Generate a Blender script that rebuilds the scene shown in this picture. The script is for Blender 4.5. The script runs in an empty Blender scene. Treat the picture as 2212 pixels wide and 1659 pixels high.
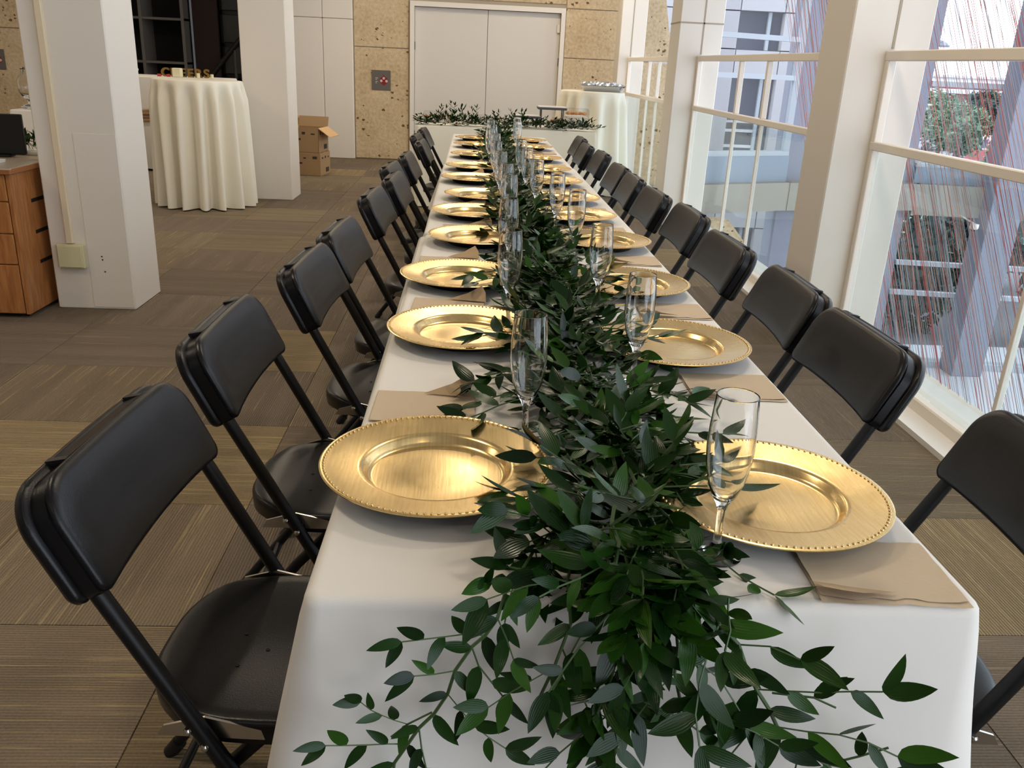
import bpy, math, random
from mathutils import Vector, Matrix, noise

random.seed(7)
SC = bpy.context.scene
COL = SC.collection
PI = math.pi

# ------------------------------------------------------------------ camera
CAM_LOC = Vector((-0.233, -0.824, 1.317))
YAW, PITCH, ROLL = 0.05912, 0.35782, 0.04778
FPX = 1850.0
fw = Vector((math.sin(YAW) * math.cos(PITCH), math.cos(YAW) * math.cos(PITCH), -math.sin(PITCH)))
r0 = Vector((math.cos(YAW), -math.sin(YAW), 0))
u0 = r0.cross(fw)
rt = math.cos(ROLL) * r0 + math.sin(ROLL) * u0
up = -math.sin(ROLL) * r0 + math.cos(ROLL) * u0
cam_data = bpy.data.cameras.new('camera')
cam_data.sensor_width = 36.0
cam_data.lens = FPX * 36.0 / 2212.0
cam_data.clip_start = 0.02
cam_data.clip_end = 2000
cam = bpy.data.objects.new('camera', cam_data)
COL.objects.link(cam)
M = Matrix(((rt.x, up.x, -fw.x), (rt.y, up.y, -fw.y), (rt.z, up.z, -fw.z))).to_4x4()
M.translation = CAM_LOC
cam.matrix_world = M
SC.camera = cam

# ------------------------------------------------------------------ sky (flat bright overcast)
world = bpy.data.worlds.new('world')
SC.world = world
world.use_nodes = True
bg = world.node_tree.nodes['Background']
bg.inputs['Color'].default_value = (0.80, 0.88, 1.0, 1)
bg.inputs['Strength'].default_value = 3.5

# ------------------------------------------------------------------ exposure
SC.view_settings.view_transform = 'Standard'
SC.view_settings.look = 'None'
SC.view_settings.gamma = 1.0
SC.view_settings.use_curve_mapping = False
SC.view_settings.exposure = 0.0
SC.cycles.max_bounces = 16
SC.cycles.transparent_max_bounces = 24
SC.cycles.transmission_bounces = 16
SC.cycles.glossy_bounces = 6
SC.cycles.diffuse_bounces = 4
SC.cycles.sample_clamp_indirect = 6.0
SC.cycles.blur_glossy = 0.6

LAMP_POWER = 20.0
LAMP_COLOR = (1.0, 0.84, 0.63)

# ------------------------------------------------------------------ helpers
def lin(c):
    return tuple(((v / 255.0) / 12.92 if v / 255.0 <= 0.04045 else (((v / 255.0) + 0.055) / 1.055) ** 2.4) for v in c)

MATS = {}
def mat(name, rgb=(200, 200, 200), rough=0.6, metal=0.0, spec=0.5, trans=0.0, ior=1.45, emit=None, bump=None, coat=0.0, sheen=0.0, linear=None):
    m = bpy.data.materials.new(name)
    m.use_nodes = True
    nt = m.node_tree
    b = nt.nodes['Principled BSDF']
    c = linear if linear else lin(rgb)
    b.inputs['Base Color'].default_value = (*c, 1)
    b.inputs['Roughness'].default_value = rough
    b.inputs['Metallic'].default_value = metal
    b.inputs['Specular IOR Level'].default_value = spec
    b.inputs['Transmission Weight'].default_value = trans
    b.inputs['IOR'].default_value = ior
    b.inputs['Coat Weight'].default_value = coat
    b.inputs['Sheen Weight'].default_value = sheen
    if bump:
        scale, strength, dist = bump
        n = nt.nodes.new('ShaderNodeTexNoise'); n.inputs['Scale'].default_value = scale; n.inputs['Detail'].default_value = 4
        tc = nt.nodes.new('ShaderNodeTexCoord')
        bp = nt.nodes.new('ShaderNodeBump'); bp.inputs['Strength'].default_value = strength; bp.inputs['Distance'].default_value = dist
        nt.links.new(tc.outputs['Object'], n.inputs['Vector'])
        nt.links.new(n.outputs['Fac'], bp.inputs['Height'])
        nt.links.new(bp.outputs['Normal'], b.inputs['Normal'])
    MATS[name] = m
    return m

def nodes(m):
    nt = m.node_tree
    return nt, nt.nodes['Principled BSDF'], (lambda t: nt.nodes.new(t)), (lambda a, b: nt.links.new(a, b))

def ramp(nt, pts):
    r = nt.nodes.new('ShaderNodeValToRGB')
    els = r.color_ramp.elements
    els[0].position, els[0].color = pts[0][0], (*pts[0][1], 1)
    els[1].position, els[1].color = pts[-1][0], (*pts[-1][1], 1)
    for p, c in pts[1:-1]:
        e = els.new(p); e.color = (*c, 1)
    return r

class MB:
    def __init__(s):
        s.v, s.f, s.uv = [], [], None
    def add(s, v, f):
        o = len(s.v)
        s.v += [tuple(a) for a in v]
        s.f += [tuple(i + o for i in q) for q in f]
        return s
    def box(s, x0, x1, y0, y1, z0, z1):
        return s.add([(x0, y0, z0), (x1, y0, z0), (x1, y1, z0), (x0, y1, z0), (x0, y0, z1), (x1, y0, z1), (x1, y1, z1), (x0, y1, z1)],
                     [(3, 2, 1, 0), (4, 5, 6, 7), (0, 1, 5, 4), (1, 2, 6, 5), (2, 3, 7, 6), (3, 0, 4, 7)])
    def cbox(s, x0, x1, y0, y1, z0, z1, c=0.004):
        # chamfered box: vertical edges and top rim chamfered
        def ring(i, z):
            a, b, d, e = x0 + i, x1 - i, y0 + i, y1 - i
            return [(a + c, d, z), (b - c, d, z), (b, d + c, z), (b, e - c, z), (b - c, e, z), (a + c, e, z), (a, e - c, z), (a, d + c, z)]
        return s.loft([ring(c, z0), ring(0, z0 + c), ring(0, z1 - c), ring(c, z1)], True, True)
    def loft(s, rings, cap0=False, cap1=False, closed=True):
        n = len(rings[0]); v = [p for r in rings for p in r]; f = []
        for k in range(len(rings) - 1):
            for i in range(n if closed else n - 1):
                j = (i + 1) % n
                f.append((k * n + i, k * n + j, (k + 1) * n + j, (k + 1) * n + i))
        if cap0: f.append(tuple(reversed(range(n))))
        if cap1: f.append(tuple((len(rings) - 1) * n + i for i in range(n)))
        return s.add(v, f)
    def lathe(s, prof, n=32, c=(0, 0, 0), cap0=False, cap1=False):
        rings = [[(c[0] + r * math.cos(2 * PI * i / n), c[1] + r * math.sin(2 * PI * i / n), c[2] + z) for i in range(n)] for r, z in prof]
        return s.loft(rings, cap0, cap1)
    def tube(s, pts, r, n=8, caps=True):
        pts = [Vector(p) for p in pts]
        rs = r if isinstance(r, (list, tuple)) else [r] * len(pts)
        rings = []
        t0 = (pts[1] - pts[0]).normalized()
        a = Vector((0, 0, 1)) if abs(t0.z) < 0.9 else Vector((1, 0, 0))
        nrm = (a - t0 * a.dot(t0)).normalized()
        for i, p in enumerate(pts):
            t = (pts[min(i + 1, len(pts) - 1)] - pts[max(i - 1, 0)]).normalized()
            nrm = (nrm - t * nrm.dot(t)).normalized()
            b = t.cross(nrm)
            rings.append([p + rs[i] * (math.cos(2 * PI * k / n) * nrm + math.sin(2 * PI * k / n) * b) for k in range(n)])
        return s.loft(rings, caps, caps)
    def prism(s, poly, axis, a, b):
        # polygon in the two other axes extruded along axis
        def P(q, t):
            if axis == 'x': return (t, q[0], q[1])
            if axis == 'y': return (q[0], t, q[1])
            return (q[0], q[1], t)
        return s.loft([[P(q, a) for q in poly], [P(q, b) for q in poly]], True, True)
    def sphere(s, c, r, n=10, m=6, sz=1.0):
        rings = []
        for k in range(1, m):
            th = PI * k / m
            rings.append([(c[0] + r * math.sin(th) * math.cos(2 * PI * i / n), c[1] + r * math.sin(th) * math.sin(2 * PI * i / n), c[2] - r * sz * math.cos(th)) for i in range(n)])
        return s.loft(rings, True, True)
    def mesh(s, name, smooth=False):
        me = bpy.data.meshes.new(name)
        me.from_pydata(s.v, [], s.f)
        if smooth:
            me.polygons.foreach_set('use_smooth', [True] * len(me.polygons))
        if s.uv:
            ul = me.uv_layers.new(name='UVMap')
            idx = [0] * len(me.loops); me.loops.foreach_get('vertex_index', idx)
            flat = []
            for i in idx: flat += s.uv[i]
            ul.data.foreach_set('uv', flat)
        import bmesh
        bm = bmesh.new(); bm.from_mesh(me)
        bmesh.ops.recalc_face_normals(bm, faces=bm.faces)
        bm.to_mesh(me); bm.free()
        me.update()
        return me

def obj(name, me, m, parent=None, loc=None, rot=None, label=None):
    if isinstance(me, MB): me = me.mesh(name)
    o = bpy.data.objects.new(name, me)
    COL.objects.link(o)
    if me.materials:
        pass
    else:
        me.materials.append(MATS[m] if isinstance(m, str) else m)
    if parent: o.parent = parent
    if loc is not None: o.location = loc
    if rot is not None: o.rotation_euler = rot
    if label: o['label'] = label
    return o

def sobj(name, mb, m, parent=None, loc=None, rot=None, label=None, angle=40):
    me = mb.mesh(name, True)
    try:
        me.set_sharp_from_angle(angle=math.radians(angle))
    except Exception:
        pass
    return obj(name, me, m, parent, loc, rot, label)

def tag(o, label, cat, group=None):
    o['label'] = label; o['category'] = cat
    if group: o['group'] = group
    return o

def thing(name, label, cat, loc=(0, 0, 0), rz=0.0, group=None):
    o = bpy.data.objects.new(name, None)
    o.empty_display_size = 0.05
    COL.objects.link(o)
    o.location = loc; o.rotation_euler = (0, 0, rz)
    return tag(o, label, cat, group)

def struct(name, mb, m, smooth=False, label=None, parent=None):
    o = sobj(name, mb, m, parent) if smooth else obj(name, mb, m, parent)
    if parent is None: o['kind'] = 'structure'
    if label: o['label'] = label
    return o

def clone(root, loc, rz, label, group):
    r = root.copy(); COL.objects.link(r)
    r.location = loc; r.rotation_euler = (0, 0, rz)
    r['label'] = label; r['group'] = group
    for ch in root.children:
        c = ch.copy(); COL.objects.link(c); c.parent = r
        for g in ch.children:
            d = g.copy(); COL.objects.link(d); d.parent = c
    return r

ORD = ['nearest', 'second', 'third', 'fourth', 'fifth', 'sixth', 'seventh', 'eighth', 'ninth', 'tenth', 'farthest']

# ------------------------------------------------------------------ materials
mat('white_paint', (224, 217, 206), 0.55, bump=(60, 0.08, 0.004))
mat('white_trim', (226, 219, 208), 0.4)
mat('door_paint', (212, 206, 197), 0.45)
mat('ceiling_paint', (214, 208, 198), 0.8)
mat('ledge_white', (236, 234, 230), 0.35)
mat('rail_paint', (234, 226, 214), 0.4)
mat('raceway', (222, 206, 176), 0.5)
mat('junction_plastic', (206, 200, 160), 0.45)
mat('seam', (168, 156, 138), 0.8)
mat('wood', (170, 112, 62), 0.42)
mat('wood_edge', (150, 96, 54), 0.45)
mat('laminate', (176, 164, 146), 0.3)
mat('black', (14, 14, 15), 0.5)
mat('slot_dark', (16, 12, 9), 0.8)
mat('chair_plastic', (15, 15, 17), 0.31, spec=0.33, bump=(420, 0.12, 0.002))
mat('chair_steel', (12, 12, 13), 0.42, spec=0.35)
mat('chrome', (190, 186, 178), 0.2, metal=1.0)
mat('cloth_white', (228, 224, 216), 0.85, sheen=0.15, bump=(900, 0.05, 0.001))
mat('cloth_ivory', (232, 227, 210), 0.85, sheen=0.15, bump=(600, 0.06, 0.001))
mat('table_plastic', (200, 196, 186), 0.5)
mat('table_steel', (90, 90, 92), 0.4, metal=0.8)
mat('napkin', (200, 180, 152), 0.85, bump=(140, 0.25, 0.0015))
mat('napkin_dark', (176, 150, 116), 0.85, bump=(140, 0.25, 0.0015))
mat('plate_under', (22, 22, 26), 0.5)
mat('stem_green', (58, 82, 40), 0.5)
mat('cardboard', (164, 134, 98), 0.85)
mat('cardboard_light', (204, 168, 122), 0.85)
mat('print_ink', (62, 52, 44), 0.8)
mat('sign_grey', (98, 92, 88), 0.5)
mat('sign_red', (128, 26, 36), 0.5)
mat('sign_white', (222, 210, 204), 0.5)
mat('shelf_grey', (98, 94, 88), 0.8)
mat('room_shade', (18, 17, 16), 0.9)  # near black puts the back room's missing light into the surface colour
mat('dark_brown', (38, 22, 17), 0.8)
mat('dark_pane', (66, 66, 66), 0.7)
mat('grey_post', (70, 66, 62), 0.7)
mat('blue_strip', (150, 160, 176), 0.6)
mat('burlap', (160, 128, 96), 0.9, bump=(300, 0.4, 0.003))
mat('gold_glitter', (150, 120, 62), 0.45, metal=0.7, bump=(700, 0.6, 0.002))
mat('candle', (236, 230, 196), 0.5)
mat('red_small', (190, 60, 52), 0.6)
mat('foil', (196, 198, 202), 0.24, metal=1.0, bump=(60, 0.5, 0.004))
mat('slate', (78, 80, 84), 0.6)
mat('tier_white', (222, 216, 210), 0.5)
mat('iron', (40, 38, 36), 0.5)
mat('bread', (206, 150, 100), 0.8)
mat('atrium_grey', (138, 140, 154), 0.75)
mat('beam_grey', (156, 150, 140), 0.8)
mat('spandrel', (136, 148, 164), 0.6)
mat('mullion', (176, 182, 190), 0.5)
mat('atrium_floor', (208, 208, 214), 0.6)
mat('facade', (186, 182, 184), 0.8, bump=(8, 0.2, 0.01))
mat('facade_glass', (66, 66, 80), 0.12, spec=0.6)
mat('facade_reveal', (150, 146, 148), 0.8)
mat('brick_far', (150, 92, 88), 0.9)
mat('roof_far', (214, 210, 212), 0.9)
mat('glass_far', (70, 76, 96), 0.3)
mat('asphalt', (128, 128, 134), 0.9)
mat('grass', (138, 152, 112), 0.95, bump=(3, 0.6, 0.05))
mat('bark', (90, 78, 66), 0.9)
mat('string_red', (176, 84, 78), 0.7)
mat('string_grey', (164, 166, 176), 0.7)
mat('string_rust', (190, 140, 124), 0.7)
mat('lamp_housing', (225, 222, 215), 0.4)
for i, c in enumerate([(62, 84, 74), (108, 132, 106), (50, 72, 68), (160, 176, 84)]):  # second tone paled so the leaf colour carries distance haze
    mat('tree_leaf_%d' % i, c, 0.7)
for i, c in enumerate([(180, 180, 186), (150, 60, 60), (60, 64, 80), (210, 210, 214)]):
    mat('car_%d' % i, c, 0.3)

# clear glass for the flutes
mat('clear_glass', rough=0.0, trans=1.0, ior=1.46, linear=(0.985, 0.99, 0.99))
mat('decanter_glass', rough=0.02, trans=1.0, ior=1.4, linear=(0.98, 0.985, 0.985))

def pane(name, tint, refl, rough=0.0):
    m = bpy.data.materials.new(name); m.use_nodes = True
    nt = m.node_tree; nt.nodes.clear()
    out = nt.nodes.new('ShaderNodeOutputMaterial')
    t = nt.nodes.new('ShaderNodeBsdfTransparent'); t.inputs['Color'].default_value = (*tint, 1)
    g = nt.nodes.new('ShaderNodeBsdfGlossy'); g.inputs['Roughness'].default_value = rough
    lw = nt.nodes.new('ShaderNodeLayerWeight'); lw.inputs['Blend'].default_value = 0.5
    pw = nt.nodes.new('ShaderNodeMath'); pw.operation = 'POWER'; pw.inputs[1].default_value = 4.0
    fr = nt.nodes.new('ShaderNodeMath'); fr.operation = 'MULTIPLY_ADD'; fr.inputs[1].default_value = refl; fr.inputs[2].default_value = 0.02
    nt.links.new(lw.outputs['Facing'], pw.inputs[0]); nt.links.new(pw.outputs[0], fr.inputs[0])
    mx = nt.nodes.new('ShaderNodeMixShader')
    nt.links.new(fr.outputs[0], mx.inputs[0]); nt.links.new(t.outputs[0], mx.inputs[1]); nt.links.new(g.outputs[0], mx.inputs[2])
    nt.links.new(mx.outputs[0], out.inputs[0])
    MATS[name] = m
pane('rail_glass', (0.93, 0.965, 0.955), 0.35)
pane('window_glass', (0.97, 0.98, 0.985), 0.3)
pane('clear_plastic', (0.93, 0.93, 0.93), 0.5, 0.08)

# shell-stone concrete with holes
def make_concrete():
    m = mat('shell_concrete', (196, 170, 132), 0.85)
    nt, b, N, L = nodes(m)
    tc = N('ShaderNodeTexCoord')
    n1 = N('ShaderNodeTexNoise'); n1.inputs['Scale'].default_value = 2.2; n1.inputs['Detail'].default_value = 6
    n2 = N('ShaderNodeTexNoise'); n2.inputs['Scale'].default_value = 26; n2.inputs['Detail'].default_value = 5
    mp = N('ShaderNodeMapping'); mp.inputs['Scale'].default_value = (1, 1, 1.4)
    vo = N('ShaderNodeTexVoronoi'); vo.inputs['Scale'].default_value = 15; vo.inputs['Randomness'].default_value = 1.0
    n3 = N('ShaderNodeTexNoise'); n3.inputs['Scale'].default_value = 3.5; n3.inputs['Detail'].default_value = 2
    n4 = N('ShaderNodeTexNoise'); n4.inputs['Scale'].default_value = 40; n4.inputs['Detail'].default_value = 3
    for n in (n1, n2, n3, n4): L(tc.outputs['Object'], n.inputs['Vector'])
    L(tc.outputs['Object'], mp.inputs['Vector'])
    warp = N('ShaderNodeMixRGB'); warp.blend_type = 'ADD'; warp.inputs[0].default_value = 0.05
    L(mp.outputs[0], warp.inputs[1]); L(n4.outputs['Color'], warp.inputs[2]); L(warp.outputs[0], vo.inputs['Vector'])
    # threshold varies with the coarse noise, so that pits come in groups
    th = N('ShaderNodeMapRange'); th.inputs['From Min'].default_value = 0.42; th.inputs['From Max'].default_value = 0.64
    th.inputs['To Min'].default_value = 0.10; th.inputs['To Max'].default_value = 0.50
    L(n3.outputs['Fac'], th.inputs['Value'])
    rnd = N('ShaderNodeMath'); rnd.operation = 'MULTIPLY'
    sep = N('ShaderNodeSeparateColor'); L(vo.outputs['Color'], sep.inputs[0])
    pw = N('ShaderNodeMath'); pw.operation = 'POWER'; pw.inputs[1].default_value = 2.2
    L(sep.outputs[0], pw.inputs[0]); L(pw.outputs[0], rnd.inputs[0]); L(th.outputs[0], rnd.inputs[1])
    pit = N('ShaderNodeMath'); pit.operation = 'LESS_THAN'
    L(vo.outputs['Distance'], pit.inputs[0]); L(rnd.outputs[0], pit.inputs[1])
    base = ramp(nt, [(0.3, lin((170, 148, 114))), (0.5, lin((198, 176, 142))), (0.72, lin((216, 198, 168)))])
    mixf = N('ShaderNodeMath'); mixf.operation = 'ADD'
    h1 = N('ShaderNodeMath'); h1.operation = 'MULTIPLY'; h1.inputs[1].default_value = 0.45
    h2 = N('ShaderNodeMath'); h2.operation = 'MULTIPLY'; h2.inputs[1].default_value = 0.55
    L(n1.outputs['Fac'], h1.inputs[0]); L(n2.outputs['Fac'], h2.inputs[0]); L(h1.outputs[0], mixf.inputs[0]); L(h2.outputs[0], mixf.inputs[1])
    L(mixf.outputs[0], base.inputs[0])
    mx = N('ShaderNodeMixRGB'); L(pit.outputs[0], mx.inputs[0]); L(base.outputs[0], mx.inputs[1]); mx.inputs[2].default_value = (*lin((104, 78, 50)), 1)
    L(mx.outputs[0], b.inputs['Base Color'])
    hh = N('ShaderNodeMath'); hh.operation = 'SUBTRACT'; L(n2.outputs['Fac'], hh.inputs[0]); L(pit.outputs[0], hh.inputs[1])
    bp = N('ShaderNodeBump'); bp.inputs['Strength'].default_value = 0.6; bp.inputs['Distance'].default_value = 0.01
    L(hh.outputs[0], bp.inputs['Height']); L(bp.outputs['Normal'], b.inputs['Normal'])
make_concrete()

# ribbed carpet tile: ribs run along local x
def make_carpet(name, stripes_tan, base_rgb):
    m = mat(name, (120, 104, 84), 0.95, spec=0.15)
    nt, b, N, L = nodes(m)
    tc = N('ShaderNodeTexCoord'); oi = N('ShaderNodeObjectInfo')
    sp = N('ShaderNodeSeparateXYZ'); L(tc.outputs['Object'], sp.inputs[0])
    off = N('ShaderNodeMath'); off.operation = 'MULTIPLY_ADD'; off.inputs[1].default_value = 7.0
    L(oi.outputs['Random'], off.inputs[0]); L(sp.outputs['Y'], off.inputs[2])
    # fine ribs
    rib = N('ShaderNodeMath'); rib.operation = 'MULTIPLY'; rib.inputs[1].default_value = 2 * PI / 0.0085
    L(sp.outputs['Y'], rib.inputs[0])
    rs = N('ShaderNodeMath'); rs.operation = 'SINE'; L(rib.outputs[0], rs.inputs[0])
    # irregular light lines: 1D noise across the ribs
    cmb = N('ShaderNodeCombineXYZ'); L(off.outputs[0], cmb.inputs[1])
    cx = N('ShaderNodeMath'); cx.operation = 'MULTIPLY'; cx.inputs[1].default_value = 0.02; L(sp.outputs['X'], cx.inputs[0]); L(cx.outputs[0], cmb.inputs[0])
    nl = N('ShaderNodeTexNoise'); nl.inputs['Scale'].default_value = 70; nl.inputs['Detail'].default_value = 4; nl.inputs['Roughness'].default_value = 0.8
    L(cmb.outputs[0], nl.inputs['Vector'])
    line = N('ShaderNodeMapRange'); line.inputs['From Min'].default_value = stripes_tan; line.inputs['From Max'].default_value = stripes_tan + 0.05
    L(nl.outputs['Fac'], line.inputs['Value'])
    # broad tone bands along the ribs
    nb = N('ShaderNodeTexNoise'); nb.inputs['Scale'].default_value = 9; nb.inputs['Detail'].default_value = 1
    L(cmb.outputs[0], nb.inputs['Vector'])
    sk = N('ShaderNodeTexNoise'); sk.inputs['Scale'].default_value = 160; sk.inputs['Detail'].default_value = 2; L(tc.outputs['Object'], sk.inputs['Vector'])
    c0 = ramp(nt, [(0.3, tuple(v * 0.72 for v in lin(base_rgb))), (0.7, tuple(v * 1.15 for v in lin(base_rgb)))])
    sm = N('ShaderNodeMath'); sm.operation = 'MULTIPLY_ADD'; sm.inputs[1].default_value = 0.14; L(rs.outputs[0], sm.inputs[0])
    mxn = N('ShaderNodeMath'); mxn.operation = 'ADD'
    a1 = N('ShaderNodeMath'); a1.operation = 'MULTIPLY'; a1.inputs[1].default_value = 0.5; L(nb.outputs['Fac'], a1.inputs[0])
    a2 = N('ShaderNodeMath'); a2.operation = 'MULTIPLY'; a2.inputs[1].default_value = 0.5; L(sk.outputs['Fac'], a2.inputs[0])
    L(a1.outputs[0], mxn.inputs[0]); L(a2.outputs[0], mxn.inputs[1]); L(mxn.outputs[0], sm.inputs[2]); L(sm.outputs[0], c0.inputs[0])
    mx = N('ShaderNodeMixRGB'); L(line.outputs[0], mx.inputs[0]); L(c0.outputs[0], mx.inputs[1]); mx.inputs[2].default_value = (*lin((182, 162, 122)), 1)
    dk = N('ShaderNodeMath'); dk.operation = 'MULTIPLY'; dk.inputs[1].default_value = 0.5; L(line.outputs[0], dk.inputs[0]); L(dk.outputs[0], mx.inputs[0])
    hv = N('ShaderNodeHueSaturation'); L(mx.outputs[0], hv.inputs['Color'])
    vr = N('ShaderNodeMapRange'); vr.inputs['To Min'].default_value = 0.86; vr.inputs['To Max'].default_value = 1.14; L(oi.outputs['Random'], vr.inputs['Value']); L(vr.outputs[0], hv.inputs['Value'])
    L(hv.outputs[0], b.inputs['Base Color'])
    bp = N('ShaderNodeBump'); bp.inputs['Strength'].default_value = 0.5; bp.inputs['Distance'].default_value = 0.003
    L(rs.outputs[0], bp.inputs['Height']); L(bp.outputs['Normal'], b.inputs['Normal'])
make_carpet('carpet_a', 0.60, (120, 108, 95))
make_carpet('carpet_b', 0.57, (127, 114, 96))
make_carpet('carpet_c', 0.54, (138, 122, 96))

# brushed gold leaf
def make_gold():
    m = mat('gold', rough=0.24, metal=1.0, linear=(0.90, 0.60, 0.20))
    nt, b, N, L = nodes(m)
    tc = N('ShaderNodeTexCoord')
    mp = N('ShaderNodeMapping'); mp.inputs['Scale'].default_value = (260, 14, 1)
    L(tc.outputs['Object'], mp.inputs['Vector'])
    n = N('ShaderNodeTexNoise'); n.inputs['Scale'].default_value = 1.0; n.inputs['Detail'].default_value = 3; L(mp.outputs[0], n.inputs['Vector'])
    n2 = N('ShaderNodeTexNoise'); n2.inputs['Scale'].default_value = 18; n2.inputs['Detail'].default_value = 3; L(tc.outputs['Object'], n2.inputs['Vector'])
    r = N('ShaderNodeMapRange'); r.inputs['To Min'].default_value = 0.17; r.inputs['To Max'].default_value = 0.34; L(n2.outputs['Fac'], r.inputs['Value']); L(r.outputs[0], b.inputs['Roughness'])
    c = ramp(nt, [(0.3, (0.74, 0.53, 0.23)), (0.7, (0.86, 0.65, 0.32))]); L(n.outputs['Fac'], c.inputs[0]); L(c.outputs[0], b.inputs['Base Color'])
    bp = N('ShaderNodeBump'); bp.inputs['Strength'].default_value = 0.05; bp.inputs['Distance'].default_value = 0.001; L(n.outputs['Fac'], bp.inputs['Height']); L(bp.outputs['Normal'], b.inputs['Normal'])
make_gold()

# glossy leaf with fine lengthwise veins (uv.x across the blade)
def make_leaf(name, dark, light, use_obj):
    m = mat(name, (40, 70, 30), 0.23, spec=0.24)
    nt, b, N, L = nodes(m)
    uv = N('ShaderNodeUVMap'); sp = N('ShaderNodeSeparateXYZ'); L(uv.outputs[0], sp.inputs[0])
    w = N('ShaderNodeMath'); w.operation = 'MULTIPLY'; w.inputs[1].default_value = 2 * PI * 7; L(sp.outputs['X'], w.inputs[0])
    s = N('ShaderNodeMath'); s.operation = 'SINE'; L(w.outputs[0], s.inputs[0])
    bp = N('ShaderNodeBump'); bp.inputs['Strength'].default_value = 0.12; bp.inputs['Distance'].default_value = 0.0006; L(s.outputs[0], bp.inputs['Height']); L(bp.outputs['Normal'], b.inputs['Normal'])
    c = ramp(nt, [(0.0, lin(dark)), (0.75, lin(tuple((a + q) / 2 for a, q in zip(dark, light)))), (1.0, lin(light))])
    if use_obj:
        oi = N('ShaderNodeObjectInfo'); L(oi.outputs['Random'], c.inputs[0])
    else:
        g = N('ShaderNodeNewGeometry'); L(g.outputs['Random Per Island'], c.inputs[0])
    L(c.outputs[0], b.inputs['Base Color'])
make_leaf('leaf', (13, 36, 12), (50, 88, 22), True)
make_leaf('leaf_mass', (12, 34, 11), (44, 80, 21), False)

# wood grain for the drawer cabinet
def make_wood():
    m = MATS['wood']; nt, b, N, L = nodes(m)
    tc = N('ShaderNodeTexCoord'); mp = N('ShaderNodeMapping'); mp.inputs['Scale'].default_value = (9, 9, 1.2); L(tc.outputs['Object'], mp.inputs[0])
    n = N('ShaderNodeTexNoise'); n.inputs['Scale'].default_value = 6; n.inputs['Detail'].default_value = 5; n.inputs['Distortion'].default_value = 0.6; L(mp.outputs[0], n.inputs['Vector'])
    c = ramp(nt, [(0.3, lin((146, 90, 46))), (0.7, lin((182, 124, 72)))]); L(n.outputs['Fac'], c.inputs[0]); L(c.outputs[0], b.inputs['Base Color'])
make_wood()

# ------------------------------------------------------------------ the setting
TS = 0.61
ZT = 0.745                      # top of the table cloths
fl = struct('floor', MB().box(-9, 1.55, -6, 11.36, -0.45, -0.004), 'carpet_a')
tile_me = {}
for k in ('carpet_a', 'carpet_b', 'carpet_c'):
    h = TS / 2 - 0.0008
    t = MB(); t.loft([[(-h, -h, -0.004), (h, -h, -0.004), (h, h, -0.004), (-h, h, -0.004)], [(-h + .001, -h + .001, 0), (h - .001, -h + .001, 0), (h - .001, h - .001, 0), (-h + .001, h - .001, 0)]], True, True)
    tile_me[k] = t.mesh('carpet_tile'); tile_me[k].materials.append(MATS[k])
rr = random.Random(3)
for j in range(-2, 17):
    for i in range(12):
        cx = 1.55 - TS / 2 - i * TS; cy = 0.95 + TS / 2 + (j - 0) * TS
        if cy + TS / 2 > 11.4: continue
        along_y = (j % 2 == 0)
        if rr.random() < 0.22: along_y = not along_y
        k = rr.choices(('carpet_a', 'carpet_b', 'carpet_c'), (0.58, 0.28, 0.14))[0]
        if j == 0 and i in (4, 5): k = 'carpet_b'; along_y = True
        obj('carpet_tile', tile_me[k], k, fl, (cx, cy, 0), (0, 0, PI / 2 if along_y else 0))

struct('ceiling', MB().box(-9, 1.95, -6, 11.5, 3.15, 3.4), 'ceiling_paint')
struct('wall_left', MB().box(-9.2, -9, -6, 11.5, 0, 3.15), 'white_paint')
struct('wall_rear', MB().box(-9.2, 1.95, -6.2, -6, 0, 3.15), 'white_paint')

# back wall: cast shell-stone panels with recessed joints, a painted section, the double door
WY = 11.35
bw = struct('wall_back', MB().box(-9, -6.02, WY + .02, WY + .3, -.4, 3.2).box(-2.6, -1.05, WY + .02, WY + .3, -.4, 3.2).box(0.94, 2.14, WY + .02, WY + .24, -3.4, 3.2).box(-1.05, 0.94, WY + .02, WY + .3, 2.0, 3.2), 'seam')
def panel(x0, x1, z0, z1, m, proud=0.0):
    g = 0.004 if m != 'white_paint' else .0022
    obj('wall_panel', MB().cbox(x0 + g, x1 - g, WY - proud, WY + .03, z0 + g, z1 - g, 0.006), m, bw)
for x0, x1 in ((-9, -7.6), (-7.6, -6.02)):
    for z0, z1 in ((0, 1.455), (1.455, 3.15)): panel(x0, x1, z0, z1, 'shell_concrete')
for z0, z1 in ((0.008, 1.435), (1.435, 3.15)): panel(-1.805, -1.085, z0, z1, 'shell_concrete')
for z0, z1 in ((0.02, 1.415), (1.415, 2.02), (2.02, 3.15)): panel(0.965, 1.90, z0, z1, 'shell_concrete')
obj('wall_panel', MB().prism([(1.91, -0.4), (2.55, -0.4), (2.43, 1.41), (1.91, 1.41)], 'y', WY, WY + .25), 'shell_concrete', bw)
obj('wall_panel', MB().prism([(1.91, 1.425), (2.43, 1.425), (2.27, 2.19), (2.15, 3.15), (1.91, 3.15)], 'y', WY, WY + .25), 'shell_concrete', bw)
for x0, x1 in ((-1.085, 0.0), (0.0, 0.965)): panel(x0, x1, 2.065, 3.15, 'shell_concrete')
for x0, x1, z0, z1 in ((-2.62, -2.20, 0, 1.76), (-2.20, -1.81, 0, 1.76), (-2.62, -2.20, 1.76, 3.15), (-2.20, -1.81, 1.76, 3.15)):
    panel(x0, x1, z0, z1, 'white_paint', 0.05)

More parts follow.
